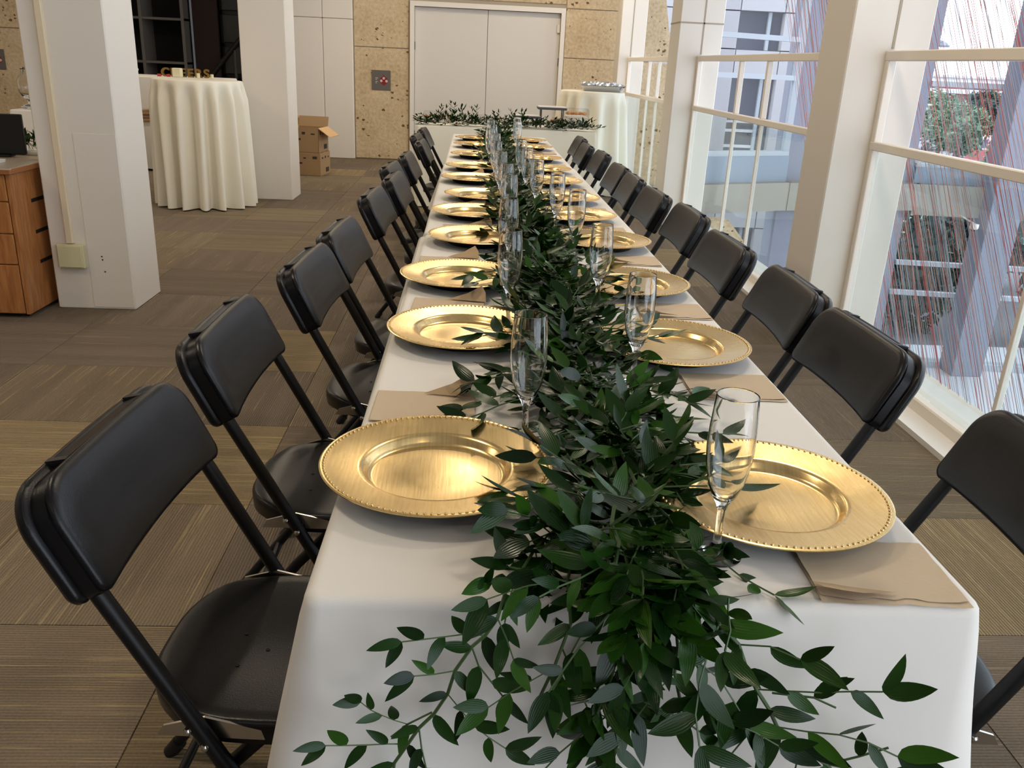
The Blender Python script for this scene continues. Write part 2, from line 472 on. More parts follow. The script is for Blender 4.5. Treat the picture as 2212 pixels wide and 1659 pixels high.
d1 = struct('door_1', MB().box(-1.04, 0.93, WY + .095, WY + .16, -.3, 2.01), 'seam')
lf1 = obj('door_leaf', MB().cbox(-1.012, -0.058, WY + .05, WY + .10, 0.01, 1.955, .003), 'door_paint', d1)
lf2 = obj('door_leaf', MB().cbox(-0.052, 0.902, WY + .05, WY + .10, 0.01, 1.955, .003), 'door_paint', d1)
obj('door_frame', MB().box(-1.07, -1.015, WY - .03, WY + .1, 0, 2.02).box(0.905, 0.96, WY - .03, WY + .1, 0, 2.02).box(-1.015, 0.905, WY - .03, WY + .1, 1.96, 2.02), 'white_trim', d1)
for x, z in ((-1.013, 1.48), (-1.013, 0.35), (0.903, 1.36), (0.903, 0.35)):
    obj('door_hinge', MB().tube([(x, WY + .045, z - .05), (x, WY + .045, z + .05)], .008), 'table_steel', d1)
obj('door_closer', MB().cbox(0.86, 0.90, WY + .02, WY + .05, 1.72, 1.82, .004), 'white_trim', d1)

# square fire-valve sign plates
def sign(x0, z0, label, s=0.25):
    t = thing('wall_sign', label, 'sign', (x0, WY - 0.001, z0))
    obj('sign_plate', MB().cbox(0, s, -.010, 0.0, 0, s, .002), 'sign_grey', t)
    c = 0.64 * s; k = s / 0.25
    poly = [(c, .195 * k), (c + .018 * k, .165 * k), (c + .045 * k, .155 * k), (c + .053 * k, .12 * k), (c + .05 * k, .10 * k), (c, .055 * k), (c - .05 * k, .10 * k), (c - .053 * k, .12 * k), (c - .045 * k, .155 * k), (c - .018 * k, .165 * k)]
    obj('red_emblem', MB().prism(poly, 'y', -.0125, -.009), 'sign_red', t)
    for dx, dz in ((0, .150), (-.033, .117), (.035, .115)):
        b = MB(); b.lathe([(.005 * k, 0), (.0155 * k, 0), (.0155 * k, .002), (.005 * k, .002)], 14)
        obj('white_ring', b, 'sign_white', t, (c + dx * k, -.0125, dz * k), (PI / 2, 0, 0))
    for q, (w, z) in enumerate(((.036, .148), (.022, .130), (.032, .104), (.020, .085))):
        for u in range(3):
            obj('white_mark', MB().box(.05 * k + u * w / 3, .05 * k + (u + .72) * w / 3, -.0112, -.0095, z * k, (z + .007) * k), 'sign_white', t)
sign(-1.575, 0.905, 'square grey sign with a red emblem and three white rings beside the double door')
sign(-6.555, 0.945, 'square grey sign with a red emblem cut off by the left picture edge')

# unlit room behind the opening at the left; near-black surfaces stand in for shade
struct('wall_alcove', MB().box(-6.3, -2.3, 14.2, 14.4, 0, 3.4).box(-6.3, -6.05, WY + .3, 14.2, 0, 3.4).box(-2.55, -2.3, WY + .3, 14.2, 0, 3.4).box(-6.3, -2.3, WY + .1, 14.3, 3.15, 3.4), 'room_shade')
struct('floor_alcove', MB().box(-6.3, -2.3, WY, 14.4, -0.2, -0.002), 'room_shade')

# pillars
def pillar(name, x0, x1, y0, y1, z0=0.0, z1=3.15, seams=()):
    p = struct(name, MB().cbox(x0, x1, y0, y1, z0, z1, 0.006), 'white_paint')
    return p
p1 = pillar('pillar_1', -2.385, -1.985, 3.657, 4.04)
obj('cover_board', MB().cbox(-2.20, -1.99, 3.654, 3.66, 0.012, 0.9, .002), 'white_paint', p1)
for x, z in ((-2.128, .285), (-2.126, .268), (-2.12, .205)):
    b = MB(); b.lathe([(0.001, 0), (.004, 0), (.004, .001)], 8, cap0=True, cap1=True)
    obj('screw_hole', b, 'slot_dark', p1, (x, 3.6505, z), (PI / 2, 0, 0))
p2 = pillar('pillar_2', -2.325, -1.915, 7.523, 7.93)
ra = struct('trim_1', MB().cbox(-2.292, -2.258, 3.632, 3.657, 0.35, 3.15, .003), 'raceway', label='beige surface wiring raceway running down the white pillar')
jb = thing('junction_box', 'cream plastic outlet box at the foot of the white pillar beside the drawers', 'box', (-2.275, 3.657, 0.222))
obj('box_body', MB().cbox(-.068, .068, -.035, 0, 0, .125, .005), 'junction_plastic', jb)
obj('cover_plate', MB().cbox(-.062, .062, -.041, -.034, .006, .119, .004), 'junction_plastic', jb)

# window side: ledge, curb, outer ledge, pillars, railings
struct('trim_2', MB().box(1.55, 1.66, -6, 11.35, -.45, .022), 'ledge_white', label='white ledge along the railing')
struct('trim_3', MB().cbox(1.66, 1.755, -6, 11.35, -.45, .075, .006), 'rail_paint', label='cream curb below the railing glass')
struct('trim_4', MB().box(1.755, 1.93, -6, 11.35, -.45, .022), 'ledge_white', label='outer white ledge behind the railing glass')
struct('pillar_3', MB().cbox(1.50, 1.88, 3.36, 3.72, -3.4, 7.2, .006), 'white_paint')
struct('pillar_4', MB().cbox(1.50, 1.875, 6.94, 7.30, -3.4, 7.2, .006), 'white_paint')
struct('pillar_5', MB().cbox(1.56, 1.875, 10.45, 10.80, -3.4, 7.2, .006), 'white_paint')
struct('pillar_6', MB().cbox(1.50, 1.88, -0.22, 0.14, -3.4, 7.2, .006), 'white_paint')
for nm, y, zz in (('trim_5', 3.36, None), ('trim_6', 6.94, 1.70), ('trim_7', 10.45, None)):
    b = MB().box(1.700, 1.712, y - .003, y + .001, 1.46, 3.15)
    if zz: b.box(1.5, 1.875, y - .003, y + .001, zz, zz + .012); b.box(1.497, 1.501, y, y + .36, zz, zz + .012)
    struct(nm, b, 'seam', label='recessed joint in the white pillar')

def railing(y0, y1, posts, label):
    t = thing('glass_railing', label, 'railing', (1.70, y0, 0.075))
    L_ = y1 - y0; B = -0.075
    obj('top_rail', MB().cbox(-.022, .022, 0, L_, 1.405 + B, 1.45 + B, .004), 'rail_paint', t)
    obj('middle_rail', MB().cbox(-.022, .022, 0, L_, 1.005 + B, 1.045 + B, .004), 'rail_paint', t)
    obj('end_post', MB().cbox(-.020, .020, 0, .04, 0, 1.45 + B, .004), 'rail_paint', t)
    obj('end_post', MB().cbox(-.020, .020, L_ - .04, L_, 0, 1.45 + B, .004), 'rail_paint', t)
    for y in posts:
        obj('baluster', MB().cbox(-.018, .018, y - y0 - .018, y - y0 + .018, 1.045 + B, 1.405 + B, .003), 'rail_paint', t)
        obj('glass_mullion', MB().cbox(-.012, .012, y - y0 - .011, y - y0 + .011, 0, 1.005 + B, .002), 'rail_paint', t)
    ys = [y0 + .04] + sorted(posts) + [y1 - .04]
    for a, b_ in zip(ys, ys[1:]):
        obj('glass_pane', MB().box(-.004, .004, a - y0 + .012, b_ - y0 - .012, 0.002, 1.004 + B), 'rail_glass', t)
railing(7.30, 10.45, [9.12, 8.6], 'glass railing bay beside the foil tray table')
railing(3.72, 6.94, [5.68, 5.06], 'glass railing bay between the two big white pillars')
railing(0.14, 3.36, [1.98, 1.38], 'glass railing bay nearest the camera by the red strings')

# ------------------------------------------------------------------ atrium beyond the railing
LZ = -3.3
struct('floor_atrium', MB().box(-2, 14, -8, 14.2, LZ - .3, LZ), 'atrium_floor')
struct('ceiling_atrium', MB().box(1.95, 11.5, -6, 14.0, 7.0, 7.2), 'ceiling_paint')  # unseen roof, made solid so daylight comes in from the side
struct('wall_under_floor', MB().box(-2, -1.8, -6, 11.4, LZ, -.45), 'white_paint')
W0, W1, W2, W3 = Vector((2.20, 11.45, 0)), Vector((4.60, 12.58, 0)), Vector((6.95, 13.12, 0)), Vector((11.6, 12.55, 0))
def seg_box(b, A, Bv, z0, z1, t=0.12, off=0.0):
    d = (Bv - A).normalized(); n = Vector((-d.y, d.x, 0))
    a, c = A + n * off, Bv + n * off
    q = [a - n * t / 2, c - n * t / 2, c + n * t / 2, a + n * t / 2]
    b.loft([[(p.x, p.y, z0) for p in q], [(p.x, p.y, z1) for p in q]], True, True)
    return b
struct('wall_atrium', seg_box(MB(), W1, W2, LZ, 7.0, .3, .15), 'atrium_grey', label='pale grey wall pier between the atrium windows')
bs = MB()
seg_box(bs, W0, W1, -.62, -.20, .5); seg_box(bs, W1, W2, -.62, -.20, .44, -.05); seg_box(bs, W2, W3, -.69, -.20, .5)
struct('trim_8', bs, 'beam_grey', label='pale concrete floor beam across the atrium windows')
bs = MB()
seg_box(bs, W0, W1, -.20, .18, .2); seg_box(bs, W2, W3, -.20, .05, .2)
struct('trim_9', bs, 'spandrel', label='blue grey spandrel panel under the atrium windows')
def wlerp(A, Bv, t): return A + (Bv - A) * t
def vbar(b, P, w, z0, z1, d=None):
    b.box(P.x - w / 2, P.x + w / 2, P.y - .06, P.y + .06, z0, z1)
w1 = struct('window_1', seg_box(MB(), W0, W1, .18, .25, .16), 'mullion')
for z in (1.30, 1.83, 3.3):
    obj('window_bar', seg_box(MB(), W0, W1, z - .035, z + .035, .10), 'mullion', w1)
for t in (0.33, 0.995):
    b = MB(); P = wlerp(W0, W1, t); vbar(b, P, .09, .18, 7.0); obj('window_post', b, 'mullion', w1)
obj('window_pane', seg_box(MB(), wlerp(W0, W1, .02), wlerp(W0, W1, .98), .25, 7.0, .012), 'window_glass', w1)
w2 = struct('window_2', seg_box(MB(), W0, W1, LZ, LZ + .08, .16), 'mullion')
for z in (-1.62, -2.1): obj('window_bar', seg_box(MB(), W0, W1, z - .03, z + .03, .10), 'mullion', w2)
obj('window_pane', seg_box(MB(), wlerp(W0, W1, .02), wlerp(W0, W1, .98), LZ + .08, -.62, .012), 'window_glass', w2)
struct('wall_stair', MB().prism([(1.9, -.60), (3.38, -.60), (4.6, -2.0), (5.3, -3.0), (5.3, LZ), (1.9, LZ)], 'y', 10.95, 11.3), 'shell_concrete', label='sloping concrete stair parapet below the far railing')
w3 = struct('window_3', seg_box(MB(), W2, W3, .05, .11, .16), 'mullion')
for z in (1.317, 3.4):
    obj('window_bar', seg_box(MB(), W2, W3, z - .04, z + .04, .10), 'mullion', w3)
obj('window_pane', seg_box(MB(), wlerp(W2, W3, .01), wlerp(W2, W3, .99), .11, 7.0, .012), 'window_glass', w3)
w4 = struct('window_4', seg_box(MB(), W2, W3, LZ, LZ + .10, .24), 'mullion')
for z in (-1.52, -2.03):
    obj('window_bar', seg_box(MB(), W2, W3, z - .035, z + .035, .12), 'mullion', w4)
obj('window_pane', seg_box(MB(), wlerp(W2, W3, .01), wlerp(W2, W3, .99), LZ + .10, -.69, .012), 'window_glass', w4)
struct('pillar_7', MB().cbox(7.98, 8.50, 12.45, 12.90, LZ, 7.0, .01), 'atrium_grey')
struct('pillar_8', MB().cbox(11.2, 11.7, 12.2, 12.7, LZ, 7.0, .01), 'atrium_grey')
for k, y in enumerate((8, 4, 0, -4)):
    struct('pillar_%d' % (9 + k), MB().cbox(11.2, 11.7, y, y + .45, LZ, 7.0, .01), 'atrium_grey')

# small dome camera on the beam
dc = thing('dome_camera', 'small white dome security camera hanging in front of the grey atrium column', 'camera', (7.62, 12.2, -0.70))
b = MB(); b.lathe([(.065, 0), (.065, -.055), (.055, -.075), (.03, -.085)], 16, cap0=True, cap1=True); sobj('housing', b, 'rail_paint', dc)
b = MB(); b.sphere((0, 0, -.08), .038, 12, 6); sobj('dome', b, 'black', dc)
obj('drop_stem', MB().tube([(0, 0, .001), (0, .45, .06)], .012), 'rail_paint', dc)

# string installation stretched from the outer ledge up along the atrium
si = thing('string_installation', 'veil of slanted red and grey strings hung beyond the near glass railing', 'string art', (1.96, 0, 0.0))
sr = random.Random(11)
smesh = {}
for k in ('string_red', 'string_grey', 'string_rust'):
    rad = {'string_red': .0014, 'string_grey': .0011, 'string_rust': .0012}[k]
    b = MB(); b.tube([(0, 0, 0), (0, 0, 1)], rad, 4, False); smesh[k] = b.mesh('string'); smesh[k].materials.append(MATS[k])
NS = 290
for i in range(NS):
    y = 0.9 + 3.35 * i / NS + sr.uniform(-.008, .008)
    k = sr.choices(('string_red', 'string_grey', 'string_rust'), (0.16, 0.54, 0.30))[0]
    a = Vector((sr.uniform(-.004, .03), y, .0 + sr.uniform(0.0, .02)))
    e = Vector((sr.uniform(-.02, .22), y + 5.6 + sr.uniform(-.5, .5), 6.9))
    d = e - a
    o = obj('string', smesh[k], k, si)
    o.rotation_euler = d.to_track_quat('Z', 'Y').to_euler(); o.location = a; o.scale = (1, 1, d.length)
obj('anchor_strip', MB().box(-.03, .01, .85, 4.3, -.02, .022), 'rail_paint', si)

# ------------------------------------------------------------------ outside
struct('ground_outside', MB().box(-60, 260, 13.3, 420, -3.9, -3.4), 'asphalt')
struct('lawn_outside', MB().box(9, 40, 22.0, 33.0, -3.41, -3.37), 'grass')
fb = thing('office_building', 'bright white concrete building with recessed windows seen through the atrium glass', 'building', (0, 19, -3.4))
FZ = 3.4
obj('wall', MB().box(-1, 9.7, .25, 5, 0, 11), 'facade_reveal', fb)
wx = [(5.48, 6.46), (2.2, 3.3), (8.0, 8.9)]
rows = [(-6.0, -3.3), (-2.05 - 1.2, -2.05), (-.33, 1.27), (1.83, 2.60), (3.6, 5.2)]
xs = [-1.0, 2.2, 3.3, 5.48, 6.46, 8.0, 8.9, 9.7]
zs = [-3.4, -3.2, -2.05, -.33, 1.27, 1.83, 2.60, 3.8, 5.2, 7.6]
for i in range(len(xs) - 1):
    for j in range(len(zs) - 1):
        win_col = (i in (1, 3, 5)); win_row = j in (1, 3, 5, 7)
        if win_col and win_row: continue
        obj('facade_panel', MB().box(xs[i] + .012, xs[i + 1] - .012, 0, .26, zs[j] + FZ + .012, zs[j + 1] + FZ - .012), 'facade', fb)
for i in (1, 3, 5):
    for j in (1, 3, 5, 7):
        x0, x1, z0, z1 = xs[i], xs[i + 1], zs[j] + FZ, zs[j + 1] + FZ
        w = obj('window', MB().box(x0, x1, .20, .25, z0, z1), 'facade_glass', fb)
        obj('frame', MB().box(x0 + (x1 - x0) * .68, x0 + (x1 - x0) * .75, .12, .21, z0, z1), 'mullion', w)
        if z1 - z0 > 1.3: obj('frame', MB().box(x0, x0 + (x1 - x0) * .68, .14, .21, z0 + .08, z0 + .14).box(x0, x0 + (x1 - x0) * .68, .14, .21, z0 + .42, z0 + .48).box(x0, x0 + (x1 - x0) * .68, .14, .21, z0 + .62, z0 + .67), 'roof_far', w)
lp = thing('wall_lamp', 'grey curved lamp arm at the corner of the white building', 'lamp', (9.75, 19.3, 1.4))
b = MB(); b.tube([(0, 0, 0), (.1, 0, .6), (.28, 0, .85), (.45, 0, .75)], [.05, .06, .07, .05], 8); sobj('arm', b, 'spandrel', lp)
b = MB(); b.lathe([(.02, .1), (.16, 0), (.15, -.03)], 12, (.45, 0, .72), True, True); sobj('shade', b, 'spandrel', lp)

# trees and shrubs outside
def foliage_mesh(name, seed, n, r, rz, leaf, m):
    q = random.Random(seed); b = MB()
    for _ in range(n):
        while True:
            p = Vector((q.uniform(-1, 1), q.uniform(-1, 1), q.uniform(-1, 1)))
            if 0.25 < p.length < 1: break
        p = p * (0.75 + 0.35 * noise.noise(p * 2.2 + Vector((seed, 0, 0))))
        c = Vector((p.x * r, p.y * r, p.z * rz))
        a = Vector((q.gauss(0, 1), q.gauss(0, 1), q.gauss(0, .7))).normalized(); s = Vector((q.gauss(0, 1), q.gauss(0, 1), q.gauss(0, 1)))
        s = (s - a * s.dot(a)).normalized(); l = leaf * q.uniform(.7, 1.3)
        b.add([c - a * l, c + s * l * .45, c + a * l, c - s * l * .45], [(0, 1, 2, 3)])
    me = b.mesh(name); me.materials.append(MATS[m]); return me
tree_spots = [((8.6, 15.7), 1.3, 1.5, 0, -2.2, 'dark low bush at the foot of the atrium window'), ((10.9, 17.6), 1.35, 1.6, 2, -1.9, 'dark green bush left of the grey atrium column'), ((12.6, 20.1), 1.5, 1.4, 0, -2.1, 'leafy small tree behind the grey atrium column'),
              ((14.3, 23.9), 1.0, .7, 3, -2.7, 'yellow green shrub at the edge of the lawn'), ((11.2, 14.6), 1.1, 1.5, 2, -2.0, 'dark bush right of the grey atrium column'), ((14.2, 17.6), 1.6, 1.6, 1, -1.9, 'mid green tree right of the atrium column'),
              ((17.6, 21.6), 1.9, 1.8, 0, -1.7, 'dark green tree at the far right beyond the atrium glass'), ((23.5, 36), 2.0, 1.5, 1, -1.7, 'wide green tree beyond the lawn'), ((25.6, 45.5), 2.0, 1.7, 1, -.9, 'round green tree near the parked cars'), ((29.0, 53.5), 2.1, 1.9, 1, -.9, 'tall green tree before the red buildings'), ((43.5, 73), 2.6, 2.0, 2, -1.2, 'dark green tree in the far car park'), ((52, 101), 4.5, 2.2, 1, -1.0, 'broad green tree below the skyline'), ((66, 112), 4.0, 2.4, 0, -1.0, 'dark green tree below the skyline')]
fm = [foliage_mesh('crown', s, 2600, 1.0, 1.0, .085, 'tree_leaf_%d' % s) for s in range(4)]
for (x, y), r, rz, k, cz, lab in tree_spots:
    t = thing('tree', lab, 'tree', (x, y, -3.4), 0, 'trees and shrubs outside')
    o = obj('crown', fm[k], 'x', t, (0, 0, cz + 3.4), (0, 0, r)); o.scale = (r, r, rz)
    b = MB(); b.tube([(0, 0, 0), (.05 * r, 0, (cz + 3.4) * .5), (0, .04 * r, cz + 3.4)], [.07 * r, .05 * r, .03 * r], 6); obj('trunk', b, 'bark', t)
def far_building(x, y, w, d, h, m, lab, rows_=2):
    t = thing('far_building', lab, 'building', (x, y, -3.4), 0, 'far low buildings')
    obj('wall', MB().box(-w / 2, w / 2, 0, d, 0, h), m, t)
    obj('roof', MB().box(-w / 2 - .4, w / 2 + .4, -.6, d + .4, h, h + .5), 'roof_far', t)
    for r_ in range(rows_):
        z = h * (r_ + .35) / rows_
        for k in range(6):
            xx = -w / 2 + w * (k + .5) / 6
            obj('window', MB().box(xx - w * .05, xx + w * .05, -.08, .05, z, z + h * .3 / rows_), 'glass_far', t)
far_building(46, 78, 26, 8, 2.3, 'brick_far', 'low red brick building with a white roof edge behind the near trees', 1)
far_building(62, 118, 44, 10, 3.6, 'brick_far', 'long reddish building in the middle distance', 1)
far_building(92, 170, 60, 12, 5.0, 'brick_far', 'long reddish building just below the skyline', 2)
far_building(125, 230, 90, 12, 6.4, 'roof_far', 'pale building on the skyline', 2)
for k, (x, y) in enumerate([(21.0, 39.5), (29.2, 47.5), (33.5, 57.5), (37.5, 61), (34, 64.5), (42, 66), (36, 70)]):
    t = thing('parked_car', '%s of the parked cars counted outward beyond the atrium glass' % ORD[k], 'car', (x, y, -3.4), 0.5 * (k % 3), 'parked cars outside')
    b = MB(); b.prism([(-2.1, .35), (2.1, .35), (2.1, .8), (1.4, .9), (.8, 1.4), (-1.0, 1.4), (-1.6, .9), (-2.1, .85)], 'y', -.85, .85); obj('body', b, 'car_%d' % (k % 4), t)
    obj('glazing', MB().prism([(-1.45, .92), (1.25, .92), (.75, 1.33), (-.95, 1.33)], 'y', -.86, .86), 'glass_far', t)
    for wx_ in (-1.3, 1.3):
        for wy_ in (-.8, .8):
            obj('wheel', MB().tube([(wx_, wy_ - .1, .33), (wx_, wy_ + .1, .33)], .33, 10), 'black', t)

# ------------------------------------------------------------------ ceiling lamps
lk = 0
for x, y in [(-.05, 5.0), (-.1, 8.5), (.9, 2.2), (-1.6, 1.0), (-1.6, 5.6), (-1.5, 9.6), (.9, -1.6), (-1.6, -2.4), (-4.2, 1.6), (-4.2, 5.4), (-4.4, 8.8), (-4.2, -2.4), (.9, 9.9), (-7, 4), (-7, 9)]:
    t = thing('ceiling_lamp', 'round white ceiling lamp above the dining room', 'lamp', (x, y, 3.15), 0, 'ceiling lamps')
    b = MB(); b.lathe([(.17, 0), (.20, 0), (.20, -.07), (.17, -.07)], 24)
    sobj('lamp_ring', b, 'lamp_housing', t)
    ld = bpy.data.lights.new('lamp_light', 'AREA'); ld.shape = 'DISK'; ld.size = .33; ld.energy = LAMP_POWER * (0.3 if y < 0 else 1.05); ld.color = LAMP_COLOR
    lo = bpy.data.objects.new('lamp_light', ld); COL.objects.link(lo); lo.parent = t; lo.location = (0, 0, -.06)
    lk += 1

# ------------------------------------------------------------------ tables and cloths
def rrect(x0, x1, y0, y1, r, step=0.035):
    pts = []
    def side(a, b):
        n = max(2, int((Vector(b) - Vector(a)).length / step))
        return [(a[0] + (b[0] - a[0]) * i / n, a[1] + (b[1] - a[1]) * i / n) for i in range(n)]
    cs = [((x1 - r, y0 + r), -PI / 2), ((x1 - r, y1 - r), 0), ((x0 + r, y1 - r), PI / 2), ((x0 + r, y0 + r), PI)]
    segs = [((x0 + r, y0), (x1 - r, y0)), ((x1, y0 + r), (x1, y1 - r)), ((x1 - r, y1), (x0 + r, y1)), ((x0, y1 - r), (x0, y0 + r))]
    for (a, b), (c, th) in zip(segs, cs):
        pts += side(a, b)
        for k in range(8):
            t = th + PI / 2 * k / 8
            pts.append((c[0] + r * math.cos(t), c[1] + r * math.sin(t)))
    return pts
def cloth_mesh(x0, x1, y0, y1, zt, drop, seed, flare=.035, wave=.012, r=.022, z0=0.0, edge=.014):
    pts = rrect(x0, x1, y0, y1, r); n = len(pts); cx, cy = (x0 + x1) / 2, (y0 + y1) / 2
    nor = []
    for i in range(n):
        a, b = Vector(pts[i - 1]), Vector(pts[(i + 1) % n]); d = (b - a).normalized(); nor.append(Vector((d.y, -d.x)))
    s = 0; arc = [0]
    for i in range(1, n): s += (Vector(pts[i]) - Vector(pts[i - 1])).length; arc.append(s)
    rings = []
    for ins in (edge * 1.25, edge * .95):
        rings.append([(p[0] - q.x * ins, p[1] - q.y * ins, zt) for p, q in zip(pts, nor)])
    for k in (1, 2, 3):
        t = PI / 2 * k / 4
        rings.append([(p[0] - q.x * edge * (1 - math.sin(t)), p[1] - q.y * edge * (1 - math.sin(t)), zt - edge * (1 - math.cos(t))) for p, q in zip(pts, nor)])
    for k in range(0, 13):
        t = k / 12; ring = []
        for i, (p, q) in enumerate(zip(pts, nor)):
            dr = drop(p[0], p[1], q)
            dc = min(math.hypot(p[0] - a, p[1] - b) for a in (x0, x1) for b in (y0, y1))
            corner = math.exp(-(dc / .11) ** 2)
            w = noise.noise(Vector((arc[i] * 3.2, seed * 7.1, t * .6))) * wave * 2.2 + math.sin(arc[i] * 19 + seed * 2 + 1.5 * noise.noise(Vector((arc[i] * 1.3, seed, 0)))) * wave * .6
            o = flare * t ** .8 + w * t ** 1.1 + corner * (.012 + .02 * t) * t ** .7
            ring.append((p[0] + q.x * o, p[1] + q.y * o, zt - edge - t * (dr - edge)))
        rings.append(ring)
    b = MB(); b.loft(rings); b.f.append(tuple(range(n)))
    return b
def folding_table(x0, x1, y0, y1, label, group=None, h=.737):
    t = thing('folding_table', label, 'table', ((x0 + x1) / 2, (y0 + y1) / 2, 0), 0, group)
    hx, hy = (x1 - x0) / 2 - .004, (y1 - y0) / 2 - .004
    obj('tabletop', MB().cbox(-hx, hx, -hy, hy, h - .04, h, .008), 'table_plastic', t)
    for sx in (-1, 1):
        for sy in (-1, 1):
            obj('leg', MB().tube([(sx * (hx - .08), sy * (hy - .15), h - .04), (sx * (hx - .1), sy * (hy - .25), .0)], .013), 'table_steel', t)
    for sy in (-1, 1): obj('cross_bar', MB().tube([(-hx + .09, sy * (hy - .2), .35), (hx - .09, sy * (hy - .2), .35)], .01), 'table_steel', t)
    return t
tabs = [(0.0, 2.18, 'nearest folding table of the long row under the gold plates'), (2.20, 4.38, 'middle folding table of the long row under the gold plates'), (4.40, 6.62, 'farthest folding table of the long row under the gold plates')]
cl_lab = ['white cloth on the nearest table with vines hanging over its front', 'white cloth on the middle table of the long row', 'white cloth on the far table of the long row']
for k, (a, b_, lab) in enumerate(tabs):
    folding_table(-.41 if k == 0 else -.383, .383, a, b_, lab, 'long row of tables')
    def dropf(x, y, q, k=k):
        front = max(0, -q.y) if k == 0 else 0
        return .262 + .36 * front ** 2
    ex = .387 if k == 0 else (.392 if k == 1 else .386)
    cm = cloth_mesh(-ex, ex, a - .004, b_ + .004, ZT + (.0015 if k == 1 else 0), dropf, k + 1, flare=.022 if k != 1 else .045, wave=.009)
    if k == 0:   # the near cloth sits wider on its left side towards the front
        cm.v = [(x * (1 + max(0, .062 - .03 * yy)) if x < 0 else x, yy, z) for x, yy, z in cm.v]
    o = sobj('tablecloth', cm, 'cloth_white', angle=60)
    tag(o, cl_lab[k], 'tablecloth', 'tablecloths of the long row')

# head table
folding_table(-.735, .935, 7.50, 8.26, 'folding head table across the end of the long row')
o = sobj('tablecloth', cloth_mesh(-.742, .942, 7.49, 8.27, ZT, lambda x, y, q: .735, 9, flare=.05, wave=.014), 'cloth_ivory', angle=60)
tag(o, 'floor length cream cloth on the head table before the double door', 'tablecloth')

# draped cocktail tables
def drape(R0, h, folds, seed, flare, amp, n=220, pool=None):
    rings = []; q = random.Random(seed); ph = q.uniform(0, 6)
    def rad(th, t):
        nn = noise.noise(Vector((math.cos(th) * 1.6, math.sin(th) * 1.6, seed + t * .5)))
        w = math.cos(folds * th + ph + 2.2 * nn)
        w = (abs(w) ** .8) * (1 if w > 0 else -1)
        e = 0
        if pool: e = pool[1] * math.exp(-((th - pool[0]) / .25) ** 2) * t ** 4
        return R0 + flare * t + amp * min(1, t * 7) * (.55 + .45 * t) * (w * .5 - .1) + .03 * t * nn + e
    for r_, z in ((R0 * .5, h), (R0 - .02, h), (R0 - .006, h - .002), (R0 - .001, h - .008)):
        rings.append([(r_ * math.cos(2 * PI * i / n), r_ * math.sin(2 * PI * i / n), z) for i in range(n)])
    K = 22
    for k in range(1, K + 1):
        t = k / K
        rings.append([(rad(2 * PI * i / n, t) * math.cos(2 * PI * i / n), rad(2 * PI * i / n, t) * math.sin(2 * PI * i / n), h - .008 - t * (h - .02) + .012 * t * noise.noise(Vector((i * .15, seed, 0)))) for i in range(n)])
    b = MB(); b.loft(rings); b.f.append(tuple(range(n))); return b
def cocktail(x, y, R0, h, lab_t, lab_c, seed, folds=17, flare=.05, amp=.055, pool=None):
    t = thing('cocktail_table', lab_t, 'table', (x, y, 0))
    b = MB(); b.lathe([(R0 - .02, h - .03), (R0 - .008, h - .03), (R0 - .008, h - .006), (R0 - .02, h - .006)], 32, cap0=True, cap1=True); sobj('table_top', b, 'table_plastic', t)
    obj('column', MB().tube([(0, 0, .03), (0, 0, h - .03)], .035, 12), 'table_steel', t)
    b = MB(); b.lathe([(.26, 0), (.26, .012), (.05, .035)], 24, cap0=True, cap1=True); sobj('base', b, 'table_steel', t)
    o = sobj('table_drape', drape(R0, h, folds, seed, flare, amp, pool=pool), 'cloth_ivory', angle=70)
    o.location = (x, y, 0); tag(o, lab_c, 'tablecloth')
cocktail(-2.605, 7.12, .375, 1.066, 'tall round cocktail table between the two white pillars', 'long pleated white drape on the cocktail table between the white pillars', 4, 15, .02, .14, pool=(-.62, .17))
cocktail(1.07, 8.95, .35, 1.075, 'tall round cocktail table by the glass railing', 'long cream drape on the cocktail table under the foil tray', 6, 12, .085, .13)

# ------------------------------------------------------------------ chairs
def rounded_outline(w, h, rt_, rb, bow, n=10):
    # y across, v up; top corners radius rt_, bottom corners rb, bottom edge bowed upward
    P = []
    for k in range(n + 1):
        t = -PI / 2 + PI / 2 * k / n; P.append((w - rb + rb * math.cos(t), rb + rb * math.sin(t)))
    for k in range(n + 1):
        t = PI / 2 * k / n; P.append((w - rt_ + rt_ * math.cos(t), h - rt_ + rt_ * math.sin(t)))
    for k in range(1, 6):
        P.append((w - rt_ - (2 * (w - rt_)) * k / 6, h))
    for k in range(n + 1):
        t = PI / 2 + PI / 2 * k / n; P.append((-w + rt_ + rt_ * math.cos(t), h - rt_ + rt_ * math.sin(t)))
    for k in range(n + 1):
        t = PI + PI / 2 * k / n; P.append((-w + rb + rb * math.cos(t), rb + rb * math.sin(t)))
    for k in range(1, 10):
        u = k / 10; y = -w + rb + 2 * (w - rb) * u
        P.append((y, bow * math.sin(PI * u) ** .7))
    return P
SL = math.atan(.49)   # lean of the uprights
def back_pt(y, v, d):
    # v along the upright from z=.575 upward, d = forward offset
    z0 = .632; x = (.78 - z0) * .49 - v * math.sin(SL); z = z0 + v * math.cos(SL)
    x += d * math.cos(SL); z += d * math.sin(SL)
    x += .16 * y * y - .004
    return (x, y, z)
def pillow(outline, layers):
    cy = sum(p[0] for p in outline) / len(outline); cv = sum(p[1] for p in outline) / len(outline)
    my = max(p[0] for p in outline); mv = (max(p[1] for p in outline) - min(p[1] for p in outline)) / 2
    rings = []
    for ins, d in layers:
        sy, sv = 1 - ins / my, 1 - ins / mv
        rings.append([back_pt(cy + (p[0] - cy) * sy, cv + (p[1] - cv) * sv, d) for p in outline])
    b = MB(); b.loft(rings, True, True); return b
